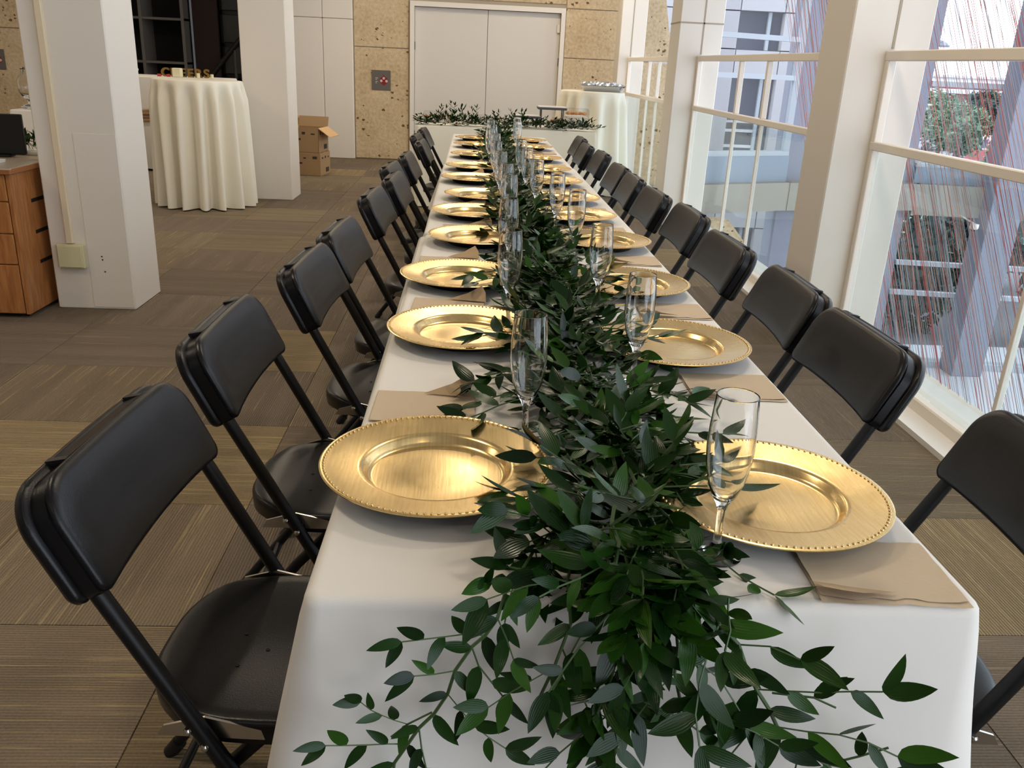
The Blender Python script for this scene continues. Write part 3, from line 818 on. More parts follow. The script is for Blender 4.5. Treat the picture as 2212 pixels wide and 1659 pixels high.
def make_chair():
    t = thing('folding_chair', 'x', 'chair', (0, 0, 0))
    shell = pillow(rounded_outline(.230, .170, .062, .02, .004), [(.012, -.014), (.003, -.012), (0, -.006), (0, .002), (.004, .006)])
    bsh = sobj('back_shell', shell, 'chair_plastic', t, angle=50)
    mid = pillow(rounded_outline(.221, .161, .057, .018, .004), [(.0, .0), (.0, .028)])
    sobj('back_core', mid, 'chair_plastic', t, angle=50)
    fr = pillow(rounded_outline(.218, .165, .060, .02, .006), [(.004, .024), (0, .028), (0, .034), (.003, .038), (.012, .0405), (.04, .040), (.075, .039)])
    sobj('back_panel', fr, 'chair_plastic', t, angle=50)
    v = .170
    for s in (-1, 1):
        y = s * .118; b = MB()
        b.add([back_pt(y - .006, v - .014, .001), back_pt(y + .006, v - .014, .001), back_pt(y + .006, v + .003, .001), back_pt(y - .006, v + .003, .001),
               back_pt(y - .006, v - .014, .029), back_pt(y + .006, v - .014, .029), back_pt(y + .006, v - .004, .029), back_pt(y - .006, v - .004, .029)],
              [(3, 2, 1, 0), (4, 5, 6, 7), (0, 1, 5, 4), (1, 2, 6, 5), (2, 3, 7, 6), (3, 0, 4, 7)])
        obj('grip_notch', b, 'black', bsh)
    b = MB(); b.add([back_pt(-.112, v - .016, .002), back_pt(.112, v - .016, .002), back_pt(.112, v - .003, .002), back_pt(-.112, v - .003, .002), back_pt(-.112, v - .016, .030), back_pt(.112, v - .016, .030), back_pt(.112, v - .004, .030), back_pt(-.112, v - .004, .030)],
                     [(3, 2, 1, 0), (4, 5, 6, 7), (0, 1, 5, 4), (1, 2, 6, 5), (2, 3, 7, 6), (3, 0, 4, 7)])
    obj('hand_grip', b, 'chair_plastic', bsh)
    for s in (-1, 1):
        y = s * .2
        def up_pt(z): return ((.78 - z) * .53 + .010, y, z)
        lg = obj('leg', sobj_mesh(MB().tube([up_pt(.015), up_pt(.70)], .0125, 10)), 'chair_steel', t)
        obj('foot_cap', sobj_mesh(MB().tube([up_pt(.0), up_pt(.03)], .0155, 10)), 'black', lg)
        lg = obj('leg', sobj_mesh(MB().tube([(.285, s * .175, .392), (.20, s * .178, .30), (-.02, s * .178, .015)], .0115, 10)), 'chair_steel', t)
        obj('foot_cap', sobj_mesh(MB().tube([(-.006, s * .178, .03), (-.028, s * .178, .0)], .0145, 10)), 'black', lg)
        sbk = obj('seat_bracket', MB().prism([(.135, .395), (.145, .412), (.205, .430), (.285, .412), (.29, .395)], 'y', y * .94 - .002, y * .94 + .002), 'chrome', t)
        for (x, z) in ((.212, .398), (.19, .425)):
            b = MB(); b.sphere((x, y + s * .0125, z), .0065, 8, 5); sobj('rivet', b, 'chrome', sbk)
    obj('cross_bar', sobj_mesh(MB().tube([(.30, -.2, .18), (.30, .2, .18)], .009, 8)), 'chair_steel', t)
    obj('cross_bar', sobj_mesh(MB().tube([(.075, -.178, .135), (.075, .178, .135)], .009, 8)), 'chair_steel', t)
    # seat: narrow rounded back, broad front
    N = 48; out = []
    for k in range(N):
        th = 2 * PI * k / N; c, s = math.cos(th), math.sin(th)
        x = .275 + .195 * (abs(c) ** .72) * (1 if c > 0 else -1)
        wd = .190 if c > 0 else .190 - .035 * (-c) ** 2
        y = wd * (abs(s) ** .62) * (1 if s > 0 else -1)
        out.append((x, y))
    def seat_z(x, y): return .426 - .014 * math.exp(-(((x - .25) / .12) ** 2 + (y / .13) ** 2)) + .05 * max(0, x - .40) * -1.2 + .006 * math.exp(-((x - .13) / .03) ** 2)
    rings = []
    for sc, dz in ((.94, -.044), (.99, -.04), (1.0, -.02), (1.0, -.008), (.985, -.002), (.955, 0), (.85, 0), (.7, 0), (.5, 0), (.3, 0), (.1, 0)):
        rings.append([(.29 + (x - .29) * sc, y * sc, seat_z(.29 + (x - .29) * sc, y * sc) + dz) for x, y in out])
    b = MB(); b.loft(rings, True, True); st = sobj('seat', b, 'chair_plastic', t, angle=50)
    for x, y in ((.20, .02), (.245, -.015), (.21, -.06)):
        b = MB(); b.lathe([(.001, 0), (.0035, 0), (.0035, .0012)], 8, (x, y, seat_z(x, y) + .0002), True, True)
        obj('drain_hole', b, 'slot_dark', st)
    return t
def sobj_mesh(mb):
    me = mb.mesh('tube', True)
    try: me.set_sharp_from_angle(angle=math.radians(50))
    except Exception: pass
    return me
CLp = [(-0.782, 0.365), (-0.775, 0.945), (-0.710, 1.559), (-0.690, 2.038), (-0.665, 2.826), (-0.625, 3.382), (-0.680, 3.835), (-0.637, 4.404), (-0.601, 5.306), (-0.665, 5.806), (-0.649, 6.42)]
CRp = [(0.725, 0.335), (0.705, 1.00), (0.71, 1.475), (0.682, 2.044), (0.703, 2.68), (0.662, 3.196), (0.656, 3.737), (0.66, 4.229), (0.67, 5.018), (0.633, 5.56), (0.664, 6.198)]
rotL = [-.06, -.02, -.05, -.05, -.04, -.03, -.05, -.02, -.01, -.03, -.02]
rotR = [-.06, .02, -.03, .02, 0, .02, -.02, .01, 0, 0, 0]
chair0 = make_chair()
first = True
for side, P, rots, base in (('left', CLp, rotL, 0.0), ('right', CRp, rotR, PI)):
    for i, ((x, y), r_) in enumerate(zip(P, rots)):
        lab = 'black plastic folding chair, %s from the camera on the %s side of the table' % (ORD[i], 'left, pillar' if side == 'left' else 'right, railing')
        if first:
            chair0.location = (x, y, 0); chair0.rotation_euler = (0, 0, base + r_); chair0['label'] = lab; chair0['group'] = 'black folding chairs along the table'; first = False
        else:
            clone(chair0, (x, y, 0), base + r_, lab, 'black folding chairs along the table')

# ------------------------------------------------------------------ charger plates
PR = .1675
def make_plate():
    t = thing('charger_plate', 'x', 'plate')
    prof = [(.0005, .0075), (.05, .0072), (.093, .0072), (.0975, .0082), (.101, .0115), (.105, .0185), (.109, .0215), (.114, .0222), (.135, .0250), (.154, .0280), (.1600, .0288), (PR - .003, .0297), (PR, .0288), (PR - .0006, .0272)]
    b = MB(); b.lathe(prof, 96, cap0=True); sobj('plate_body', b, 'gold', t, angle=80)
    b = MB(); b.lathe([(PR - .0006, .0271), (.15, .0240), (.112, .0170), (.104, .004), (.100, .0), (.0005, .0)], 72, cap1=True); sobj('underside', b, 'plate_under', t, angle=60)
    b = MB(); n = 112
    for k in range(n):
        a = 2 * PI * k / n; b.sphere((.1605 * math.cos(a), .1605 * math.sin(a), .0290), .0025, 6, 4)
    o = sobj('bead_rim', b, 'gold', t, angle=80); o['kind'] = 'stuff'
    return t
PL = [(-0.270, 0.302), (-0.238, 0.984), (-0.25, 1.486), (-0.201, 2.042), (-0.215, 2.549), (-0.178, 3.011), (-0.213, 3.582), (-0.206, 4.099), (-0.195, 4.778), (-0.190, 5.47), (-0.19, 6.02)]
PRr = [(0.196, 0.235), (0.211, 0.920), (0.209, 1.46), (0.218, 2.051), (0.180, 2.555), (0.180, 3.02), (0.17, 3.58), (0.17, 4.11), (0.175, 4.707), (0.18, 5.47), (0.18, 6.00)]
def ztab(y): return ZT + (.0015 if 2.19 < y < 4.39 else 0)
plate0 = make_plate(); first = True
for side, P in (('left', PL), ('right', PRr)):
    for i, (x, y) in enumerate(P):
        z = ztab(y) + .0012
        if abs(y - 2.19) < .18 or abs(y - 4.39) < .18: z = ZT + .003
        lab = 'gold beaded charger plate, %s from the camera on the %s of the greenery' % (ORD[i], side)
        if first: plate0.location = (x, y, z); plate0['label'] = lab; plate0['group'] = 'gold charger plates'; first = False
        else: clone(plate0, (x, y, z), (i * 1.3) % 6.28, lab, 'gold charger plates')

# ------------------------------------------------------------------ kraft napkins
def make_napkin(seed, mirror):
    q = random.Random(seed); t = thing('paper_napkin', 'x', 'napkin')
    w, d = .0875, .070
    nx, ny = 14, 10
    def h(u, v, lay): return .0012 + lay * .0016 + .0025 * max(0, noise.noise(Vector((u * 2.3, v * 2.0, seed + lay * 3)))) + .004 * (max(0, abs(u) - .8) * 5) * max(0, noise.noise(Vector((u, v * 3, seed + 9))))
    for lay, (s, m, nm) in enumerate(((1.02, 'napkin', 'lower_ply'), (1.0, 'napkin', 'upper_ply'))):
        b = MB(); V = []
        for j in range(ny + 1):
            for i in range(nx + 1):
                u = -1 + 2 * i / nx; v = -1 + 2 * j / ny
                if lay == 1 and v > .5: v = .5 + (v - .5) * (.8 + .25 * noise.noise(Vector((u * 2.5, 3, seed))))
                x = u * w * s; y = v * d * s + .004 * noise.noise(Vector((u * 3, v, seed + 5)))
                V.append((x * mirror, y * mirror, h(u, v, lay)))
        F = [(j * (nx + 1) + i, j * (nx + 1) + i + 1, (j + 1) * (nx + 1) + i + 1, (j + 1) * (nx + 1) + i) for j in range(ny) for i in range(nx)]
        b.add(V, F); sobj(nm, b, m, t, angle=60)
    # folded flap at one corner, bent up
    b = MB()
    a = [(-.005, .052, .006), (.045, .074, .018), (.080, .094, .034), (.090, .070, .022), (.092, .035, .007), (.045, .044, .006)]
    b.add([(x * mirror, y * mirror, z) for x, y, z in a], [(0, 1, 5), (1, 2, 3), (1, 3, 4, 5)]); obj('folded_corner', b, 'napkin_dark', t)
    return t
napL, napR = make_napkin(3, 1), make_napkin(8, -1)
for side, P, nap in (('left', PL, napL), ('right', PRr, napR)):
    for i, (x, y) in enumerate(P):
        nxx = -.300 if side == 'left' else .283
        if side == 'left': nyy = y + (.272 if i == 0 else .25)
        else: nyy = y - (.165 if i == 0 else .205)
        if side == 'left' and i == 10: nyy = 6.28
        if abs(nyy - 2.19) < .08: nyy = 2.19 + (.09 if nyy > 2.19 else -.09)
        if abs(nyy - 4.39) < .08: nyy = 4.39 + (.09 if nyy > 4.39 else -.09)
        if side == 'left': nxx = max(-.302, x - .04)
        else: nxx = min(.285, x + .085)
        lab = 'brown paper napkin, %s from the camera on the %s of the greenery' % (ORD[i], side)
        rz = random.uniform(-.05, .05)
        loc = (nxx, nyy, ztab(nyy) + .0006)
        if i == 0: nap.location = loc; nap.rotation_euler = (0, 0, rz); nap['label'] = lab; nap['group'] = 'brown napkins'
        else: clone(nap, loc, rz, lab, 'brown napkins')

# ------------------------------------------------------------------ champagne flutes
def make_flute():
    t = thing('champagne_flute', 'x', 'glass')
    outer = [(.0005, .0), (.031, .0), (.0325, .0015), (.031, .003), (.020, .0055), (.009, .0115), (.0055, .022), (.0048, .045), (.0052, .064), (.0085, .0735), (.0155, .086), (.0225, .104), (.0272, .128), (.0288, .150), (.0282, .175), (.0265, .200), (.02535, .2160), (.02520, .2171), (.02475, .2176),
             (.02430, .2171), (.02425, .2160), (.0254, .200), (.0270, .175), (.0275, .150), (.0259, .128), (.0212, .105), (.0145, .0885), (.008, .0805), (.0005, .0785)]
    b = MB(); b.lathe(outer, 40, cap0=True, cap1=True); sobj('glass_body', b, 'clear_glass', t, angle=88)
    return t
FL = [(-0.135, 0.428), (-0.136, 1.125), (-0.121, 1.613), (-0.096, 2.165), (-0.096, 2.492), (-0.103, 2.955), (-0.11, 3.43), (-0.103, 3.915), (-0.123, 4.276), (-0.102, 4.639), (-0.105, 5.085)]
FR = [(0.09, 0.105), (0.092, 0.72), (0.091, 1.238), (0.1, 1.844), (0.076, 2.247), (0.034, 2.674), (0.021, 3.136), (0.019, 3.599), (0.067, 4.967), (0.089, 5.478)]
fl0 = make_flute(); first = True
for side, P in (('left', FL), ('right', FR)):
    for i, (x, y) in enumerate(P):
        lab = 'empty champagne flute, %s from the camera on the %s edge of the greenery' % (ORD[i] if not (side == 'right' and i == 9) else 'farthest', side)
        loc = (x, y, ztab(y) + .0006)
        if first: fl0.location = loc; fl0['label'] = lab; fl0['group'] = 'champagne flutes'; first = False
        else: clone(fl0, loc, 0, lab, 'champagne flutes')

# ------------------------------------------------------------------ greenery garlands
LEAFV = []
def leaf_geo(seed):
    q = random.Random(seed); V, F, UV = [], [], []
    L_ = 1.0; wd = q.uniform(.33, .46); bend = q.uniform(-.25, .45); curl = q.uniform(.06, .22); side = q.uniform(-.2, .2)
    K = 8
    V.append((0, 0, 0)); UV.append((.5, 0))
    for k in range(1, K):
        t = k / K
        w = wd / 2 * (t ** .62) * ((1 - t) ** .95) / .396
        z = bend * t * t * .6
        x = side * t * t
        for s in (-1, 0, 1):
            V.append((x + s * w, t, z + (curl * w * 1.0 if s else 0))); UV.append((.5 + s * .5, t))
    V.append((side, 1.0, bend * .6)); UV.append((.5, 1))
    F.append((0, 1, 2)); F.append((0, 2, 3))
    for k in range(K - 2):
        a = 1 + k * 3; b = a + 3
        F += [(a, b, b + 1, a + 1), (a + 1, b + 1, b + 2, a + 2)]
    a = 1 + (K - 2) * 3; e = len(V) - 1
    F += [(a, e, a + 1), (a + 1, e, a + 2)]
    return V, F, UV
LEAF = [leaf_geo(s) for s in range(8)]
leaf_me = []
for V, F, UV in LEAF:
    b = MB(); b.add(V, F); b.uv = UV; me = b.mesh('leaf', True); me.materials.append(MATS['leaf']); leaf_me.append(me)

class Garland:
    def __init__(s, name, label):
        s.root = thing(name, label, 'garland'); s.leaves = []; s.stems = MB()
    def leaf(s, p, d, upv, size):
        d = d.normalized(); z = (upv - d * upv.dot(d))
        if z.length < 1e-3: z = Vector((1, 0, 0)) - d * d.x
        z.normalize(); x = d.cross(z)
        m = Matrix(((x.x * size, d.x * size, z.x * size, p.x), (x.y * size, d.y * size, z.y * size, p.y), (x.z * size, d.z * size, z.z * size, p.z), (0, 0, 0, 1)))
        s.leaves.append((m, random.randrange(8), (p - CAM_LOC).length / size))
    def sprig(s, p, d, length, size, clear=None, gravity=.0, rad=.0013, spread=1.0):
        n = max(2, int(length / (size * .42))); pts = [p.copy()]; d = d.normalized()
        bend = Vector((random.gauss(0, .3), random.gauss(0, .3), random.gauss(0, .15)))
        for k in range(n):
            d = (d + bend * .12 + Vector((0, 0, -gravity)) + Vector((random.gauss(0, .09), random.gauss(0, .09), random.gauss(0, .07)))).normalized()
            q = pts[-1] + d * length / n
            if clear: q = clear(q)
            pts.append(q)
            sd = d.cross(Vector((0, 0, 1)));
            if sd.length < .05: sd = Vector((1, 0, 0))
            sd.normalize(); sgn = 1 if k % 2 else -1
            ld = d * .7 + sd * sgn * random.uniform(.5, 1.1) * spread + Vector((0, 0, random.uniform(-.25, .4)))
            s.leaf(q, ld, Vector((random.gauss(0, .45), random.gauss(0, .45), 1)), size * random.uniform(.75, 1.15))
        s.leaf(pts[-1], d, Vector((random.gauss(0, .4), random.gauss(0, .4), 1)), size * random.uniform(.7, 1.0))
        s.stems.tube(pts, rad, 4)
    def finish(s, nparts=300):
        def near_flute(m):
            for t in (0.0, .5, 1.0):
                q = m @ Vector((0, t, 0))
                for fx, fy in FL + FR:
                    if (q.x - fx) ** 2 + (q.y - fy) ** 2 < .036 ** 2 and q.z < ZT + .23: return True
            return False
        s.leaves = [l for l in s.leaves if not near_flute(l[0])]
        s.leaves.sort(key=lambda l: l[2])
        for m, k, _ in s.leaves[:nparts]:
            o = obj('leaf', leaf_me[k], 'leaf', s.root); o.matrix_local = m
        if len(s.leaves) > nparts:
            b = MB(); b.uv = []
            for m, k, _ in s.leaves[nparts:]:
                V, F, UV = LEAF[k]; b.add([m @ Vector(v) for v in V], F); b.uv += UV
            me = bpy.data.meshes.new('leaf_mass'); me.from_pydata(b.v, [], b.f); me.polygons.foreach_set('use_smooth', [True] * len(me.polygons))
            ul = me.uv_layers.new(name='UVMap'); idx = [0] * len(me.loops); me.loops.foreach_get('vertex_index', idx)
            flat = []
            for i in idx: flat += b.uv[i]
            ul.data.foreach_set('uv', flat); me.update()
            o = obj('leaf_mass', me, 'leaf_mass', s.root); o['kind'] = 'stuff'
        if s.stems.v:
            sm = s.stems; me = bpy.data.meshes.new('stems'); me.from_pydata(sm.v, [], sm.f); me.update(); obj('stems', me, 'stem_green', s.root)

random.seed(21)
G = Garland('greenery_garland', 'long dark green leaf garland down the middle of the table and over its front')
def above(q): return Vector((q.x, q.y, max(q.z, ZT + .006)))
y = 0.03
while y < 6.75:
    dens = 1.0 if y < 2.2 else .8
    hw = .105 if y < 3 else .10
    cx = -.03 + .015 * math.sin(y * 2.1) + (.02 if 1.2 < y < 2.2 else 0)
    for _ in range(21 if y < 2.6 else 12):
        sx = random.choice((-1, 1)); ox = random.gauss(0, .045)
        p = Vector((cx + ox, y + random.uniform(-.05, .05), ZT + random.uniform(.010, .055)))
        el = random.uniform(-.1, .6)
        d = Vector((sx * random.uniform(.2, 1.0), random.uniform(-1.0, .55), el))
        G.sprig(p, d, random.uniform(.035, .085), random.uniform(.046, .068), above, gravity=.12)
    y += .075 if y < 2.6 else .085
# main stems lying along the table
for k in range(4):
    pts = [(-.03 + .03 * math.sin(t * 1.7 + k * 2) + .01 * k, t, ZT + .03 + .02 * math.sin(t * 3 + k)) for t in [0.02 + i * .25 for i in range(27)]]
    G.stems.tube(pts, .0028, 5)
# longer sprigs reaching out at the sides
for x, yy, sx, l in ((-.12, .52, -1, .12), (-.10, .17, -1, .07), (-.09, .10, -1, .07), (.07, .55, 1, .09), (.06, .80, 1, .10), (.06, .92, 1, .09), (.06, .40, 1, .10), (.05, .25, 1, .09), (-.1, .66, -1, .12), (.1, 1.35, 1, .12), (-.12, 1.4, -1, .10), (-.1, .85, -1, .1)):
    for _ in range(2):
        G.sprig(Vector((x, yy + random.uniform(-.03, .03), ZT + .05)), Vector((sx, random.uniform(-.5, .2), random.uniform(.0, .35))), l, .066, above, .12)
# hanging vines over the front
def front(q):
    if q.z < ZT - .012: return Vector((q.x, min(q.y, -.032 - .02 * (ZT - q.z) / .3), q.z))
    return q
def vine(pts, size, step, rad=.002, tw=1.0):
    P = [Vector(p) for p in pts]; dense = []
    for a, b_ in zip(P, P[1:]):
        n = max(1, int((b_ - a).length / step))
        for i in range(n): dense.append(a + (b_ - a) * i / n + Vector((random.gauss(0, .003), 0, random.gauss(0, .002))))
    dense.append(P[-1]); G.stems.tube(dense, rad, 6)
    for i, p in enumerate(dense[1:-1], 1):
        d = (dense[i + 1] - dense[i - 1]).normalized(); sd = Vector((0, -1, 0)).cross(d)
        if sd.length < .1: sd = Vector((1, 0, 0))
        sd.normalize(); sg = 1 if i % 2 else -1
        ld = d * random.uniform(.3, 1) + sd * sg * random.uniform(.6, 1.1) + Vector((0, random.uniform(-.5, -.05), 0))
        G.leaf(p, ld, Vector((random.gauss(0, .35), -1, random.uniform(.1, .9))), size * random.uniform(.75, 1.2))
        if random.random() < .55 * tw:
            sg = -sg; n = random.choice((2, 3, 4)); q = p.copy(); dd = (d * .5 + sd * sg * 1.0 + Vector((0, -.25, 0))).normalized(); pts2 = [q.copy()]
            for k in range(n):
                dd = (dd + Vector((random.gauss(0, .18), random.gauss(0, .06), random.gauss(-.05, .12)))).normalized(); q = front(q + dd * size * .55); pts2.append(q.copy())
                s2 = Vector((0, -1, 0)).cross(dd); s2.normalize()
                G.leaf(q, dd * .7 + s2 * (1 if k % 2 else -1) * random.uniform(.5, 1), Vector((random.gauss(0, .3), -1, random.uniform(.2, .9))), size * random.uniform(.7, 1.05))
            G.leaf(q, dd, Vector((0, -1, .6)), size * .9)
            G.stems.tube(pts2, rad * .5, 4)
vine([(-.10, .10, ZT + .05), (-.146, .05, ZT + .035), (-.18, -.02, ZT + .02), (-.186, -.045, .755), (-.217, -.05, .718), (-.246, -.052, .656), (-.287, -.055, .59), (-.314, -.06, .522), (-.33, -.06, .45)], .042, .024, .002)
vine([(-.05, .08, ZT + .08), (-.06, .0, ZT + .05), (-.065, -.04, .765), (-.058, -.055, .702), (-.05, -.055, .644), (-.051, -.06, .564), (-.052, -.06, .49), (-.05, -.06, .44)], .052, .022, .0026)
vine([(.0, .12, ZT + .07), (.039, .06, ZT + .05), (.045, -.02, ZT + .03), (.055, -.05, .758), (.089, -.055, .697), (.138, -.058, .619), (.197, -.06, .565), (.253, -.062, .508), (.29, -.062, .45)], .060, .028, .0024)
vine([(-.02, .10, ZT + .06), (.0, .0, ZT + .04), (.005, -.045, .75), (.01, -.055, .69), (.02, -.058, .63)], .055, .028, .002)
vine([(-.08, .10, ZT + .06), (-.11, .0, ZT + .03), (-.115, -.045, .75), (-.125, -.055, .70), (-.14, -.058, .66)], .050, .028, .002)
vine([(-.255, -.05, .63), (-.28, -.052, .615), (-.305, -.055, .60)], .036, .02, .0012, .3)
vine([(.12, -.05, .66), (.17, -.055, .66), (.20, -.055, .645)], .06, .03, .0014, .3)
vine([(.20, -.055, .56), (.24, -.056, .575), (.272, -.058, .59)], .05, .026, .0014, .3)
for _ in range(46):
    p = Vector((random.gauss(-.03, .04), random.uniform(-.03, .10), ZT + random.uniform(.01, .06)))
    G.sprig(p, Vector((random.uniform(-.6, .6), -1, random.uniform(-.1, .3))), random.uniform(.04, .08), random.uniform(.05, .07), lambda q: front(q) if q.y < -.01 else above(q), .2)
for _ in range(9):
    p = Vector((random.uniform(-.12, .05), -.045, random.uniform(.69, .76)))
    G.sprig(p, Vector((random.uniform(-.7, .7), -.35, -1)), random.uniform(.05, .10), random.uniform(.05, .066), front, .1)
G.finish(300)

random.seed(5)
H = Garland('greenery_garland', 'low green leaf garland lying along the front edge of the head table')
x = -.70
while x < .90:
    for _ in range(10):
            p = Vector((x + random.uniform(-.03, .03), 7.60 + random.uniform(-.06, .06), ZT + random.uniform(.01, .05)))
            H.sprig(p, Vector((random.uniform(-1, 1), random.uniform(-.8, .5), random.uniform(0, .6))), random.uniform(.05, .10), random.uniform(.042, .058), lambda q: Vector((q.x, q.y, max(q.z, ZT + .006))) if q.y > 7.5 else q, .06)
    x += .055
for xx, h_ in ((-.72, .0), (-.52, .10), (-.42, .13), (-.36, .10), (-.20, .10), (.02, .07), (.14, .08), (.24, .08)):
    for _ in range(2): H.sprig(Vector((xx, 7.62, ZT + .04)), Vector((random.uniform(-.4, .3), -.1, .8 if h_ else -.05)), h_ + .03, .045)
H.finish(220)

# ------------------------------------------------------------------ things on the head table
def tier(x, y, w, d, h, lab):
    t = thing('cake_stand', lab, 'stand', (x, y, ZT + .001))
    obj('tray', MB().cbox(-w / 2, w / 2, -d / 2, d / 2, h - .025, h, .005), 'tier_white', t)
    obj('tray_edge', MB().cbox(-w / 2 - .004, w / 2 + .004, -d / 2 - .004, d / 2 + .004, h - .030, h - .008, .004), 'slate', t)
    for sx in (-1, 1):
        for sy in (-1, 1): obj('leg', MB().tube([(sx * (w / 2 - .03), sy * (d / 2 - .03), 0), (sx * (w / 2 - .03), sy * (d / 2 - .03), h - .028)], .005), 'iron', t)
tier(.54, 7.86, .27, .20, .20, 'tall flat serving stand with thin dark legs on the head table')
tier(.30, 7.80, .24, .17, .115, 'low flat serving stand with thin dark legs on the head table')
def clamshell(x, y, w, d, h, lab, fill):
    t = thing('plastic_container', lab, 'container', (x, y, ZT + .001))
    b = MB(); b.loft([[(-w / 2 + .01, -d / 2 + .01, 0), (w / 2 - .01, -d / 2 + .01, 0), (w / 2 - .01, d / 2 - .01, 0), (-w / 2 + .01, d / 2 - .01, 0)], [(-w / 2, -d / 2, h * .55), (w / 2, -d / 2, h * .55), (w / 2, d / 2, h * .55), (-w / 2, d / 2, h * .55)], [(-w / 2 + .012, -d / 2 + .012, h), (w / 2 - .012, -d / 2 + .012, h), (w / 2 - .012, d / 2 - .012, h), (-w / 2 + .012, d / 2 - .012, h)]], True, True)
    obj('clear_shell', b, 'clear_plastic', t)
    obj('base_tray', MB().cbox(-w / 2 + .014, w / 2 - .014, -d / 2 + .014, d / 2 - .014, .001, .03, .004), 'tier_white', t)
    for k in range(4):
        b = MB(); b.sphere((-w / 2 + w * (k + .5) / 4, .0, .05), .028, 8, 6, .7); sobj('pastry', b, fill, t)
clamshell(.80, 8.05, .24, .26, .09, 'lower clear plastic food container at the right end of the head table', 'tier_white')
c2 = clamshell(.62, 8.12, .12, .2, .08, 'small clear plastic food container behind the serving stands', 'bread')
clamshell(-.56, 7.98, .30, .24, .10, 'clear plastic food container at the left end of the head table', 'bread')
clamshell(-.20, 8.00, .28, .24, .085, 'shallow clear plastic container left of the door seam on the head table', 'tier_white')
t = thing('plastic_container', 'upper clear plastic container of pastries stacked on the head table right', 'container', (.80, 8.05, ZT + .093))
obj('clear_shell', MB().cbox(-.12, .12, -.13, .13, 0, .09, .008), 'clear_plastic', t)
obj('base_tray', MB().cbox(-.105, .105, -.115, .115, .001, .02, .004), 'tier_white', t)
for k in range(5):
    b = MB(); b.sphere((-.08 + .04 * k, -.03 + .03 * (k % 2), .045), .026, 8, 6, .7); sobj('pastry', b, 'bread', t)

# foil tray on the cocktail table
ft = thing('foil_tray', 'crumpled foil covered roasting tray on the cream draped cocktail table', 'tray', (1.16, 8.88, 1.0755), -.05)
def ring_rect(w, d, z, n=24, crimp=0.0):
    P = []
    for k in range(4 * n):
        s, u = divmod(k, n); u = u / n
        a = [(-w + 2 * w * u, -d), (w, -d + 2 * d * u), (w - 2 * w * u, d), (-w, d - 2 * d * u)][s]
        c = crimp * (1 if k % 2 else -1); m = math.hypot(*a); P.append((a[0] * (1 + c / m), a[1] * (1 + c / m), z))
    return P
b = MB(); b.loft([ring_rect(.185, .105, 0), ring_rect(.19, .11, .004, crimp=.002), ring_rect(.215, .135, .055, crimp=.003), ring_rect(.235, .15, .058), ring_rect(.236, .151, .064)], True, False); obj('pan', b, 'foil', ft)
b = MB(); V = []; nx, ny = 26, 16
for j in range(ny + 1):
    for i in range(nx + 1):
        u, v = -1 + 2 * i / nx, -1 + 2 * j / ny; e = max(abs(u), abs(v))
        V.append((u * .235 + .012 * noise.noise(Vector((u * 4, v * 4, 1))), v * .15, .062 + .035 * (1 - e ** 4) * (.6 + .8 * abs(noise.noise(Vector((u * 2.5, v * 2.5, 4))))) + .022 * noise.noise(Vector((u * 6, v * 6, 9)))))
b.add(V, [(j * (nx + 1) + i, j * (nx + 1) + i + 1, (j + 1) * (nx + 1) + i + 1, (j + 1) * (nx + 1) + i) for j in range(ny) for i in range(nx)]); obj('foil_cover', b, 'foil', ft)

# ------------------------------------------------------------------ drawer cabinet and what stands on it
cb = thing('drawer_cabinet', 'wooden drawer cabinet at the left edge beside the white pillar', 'cabinet', (-2.43, 3.45, 0))
obj('body', MB().box(-1.05, -.004, .012, .60, .02, .715), 'wood', cb)
obj('plinth', MB().box(-1.03, -.03, .04, .58, 0, .025), 'slot_dark', cb)
obj('side_panel', MB().cbox(-.02, .0, .0, .60, .02, .715, .002), 'wood', cb)
for z0, z1 in ((.025, .272), (.277, .425), (.430, .580), (.585, .712)):
    obj('drawer', MB().cbox(-.56, -.024, -.004, .014, z0, z1, .003), 'wood', cb)
    obj('drawer', MB().cbox(-1.05, -.566, -.004, .014, z0, z1, .003), 'wood', cb)
for z in (.555, .398, .245):
    obj('slot', MB().box(-.004, .0015, .175, .315, z, z + .018), 'slot_dark', cb)
obj('cabinet_top', MB().cbox(-1.07, .015, -.02, .62, .715, .742, .004), 'laminate', cb)
obj('top_edge', MB().cbox(-.09, .017, -.022, .34, .714, .738, .003).cbox(.005, .018, .0, .62, .714, .74, .003), 'wood_edge', cb)
mo = thing('monitor', 'black flat screen standing on the wooden cabinet at the left edge', 'monitor', (-2.73, 3.90, .742), .12)
obj('screen', MB().cbox(-.26, .17, -.012, .012, .012, .215, .004), 'black', mo)
obj('foot', MB().cbox(-.12, .10, -.04, .04, 0, .012, .003), 'black', mo)
nb = thing('notebook', 'thin white notebook lying on the wooden cabinet top', 'notebook', (-2.62, 3.62, .742), .1)
obj('pages', MB().cbox(-.14, .07, -.06, .06, 0, .012, .002), 'ledge_white', nb)
obj('cover', MB().cbox(-.142, .072, -.062, .062, .012, .015, .001), 'tier_white', nb)
tp = thing('flower_tray', 'low white tray with green leaves behind the black screen', 'plant', (-2.60, 4.02, .7422))
obj('tray', MB().cbox(-.15, .12, -.028, .09, 0, .02, .004), 'tier_white', tp)
random.seed(17)
F_ = Garland.__new__(Garland); F_.root = tp; F_.leaves = []; F_.stems = MB()
for _ in range(22): F_.sprig(Vector((random.uniform(-.12, .10), random.uniform(.0, .06), .02)), Vector((random.uniform(-.6, .6), random.uniform(-.2, .4), 1)), random.uniform(.05, .10), .045)
F_.finish(120)

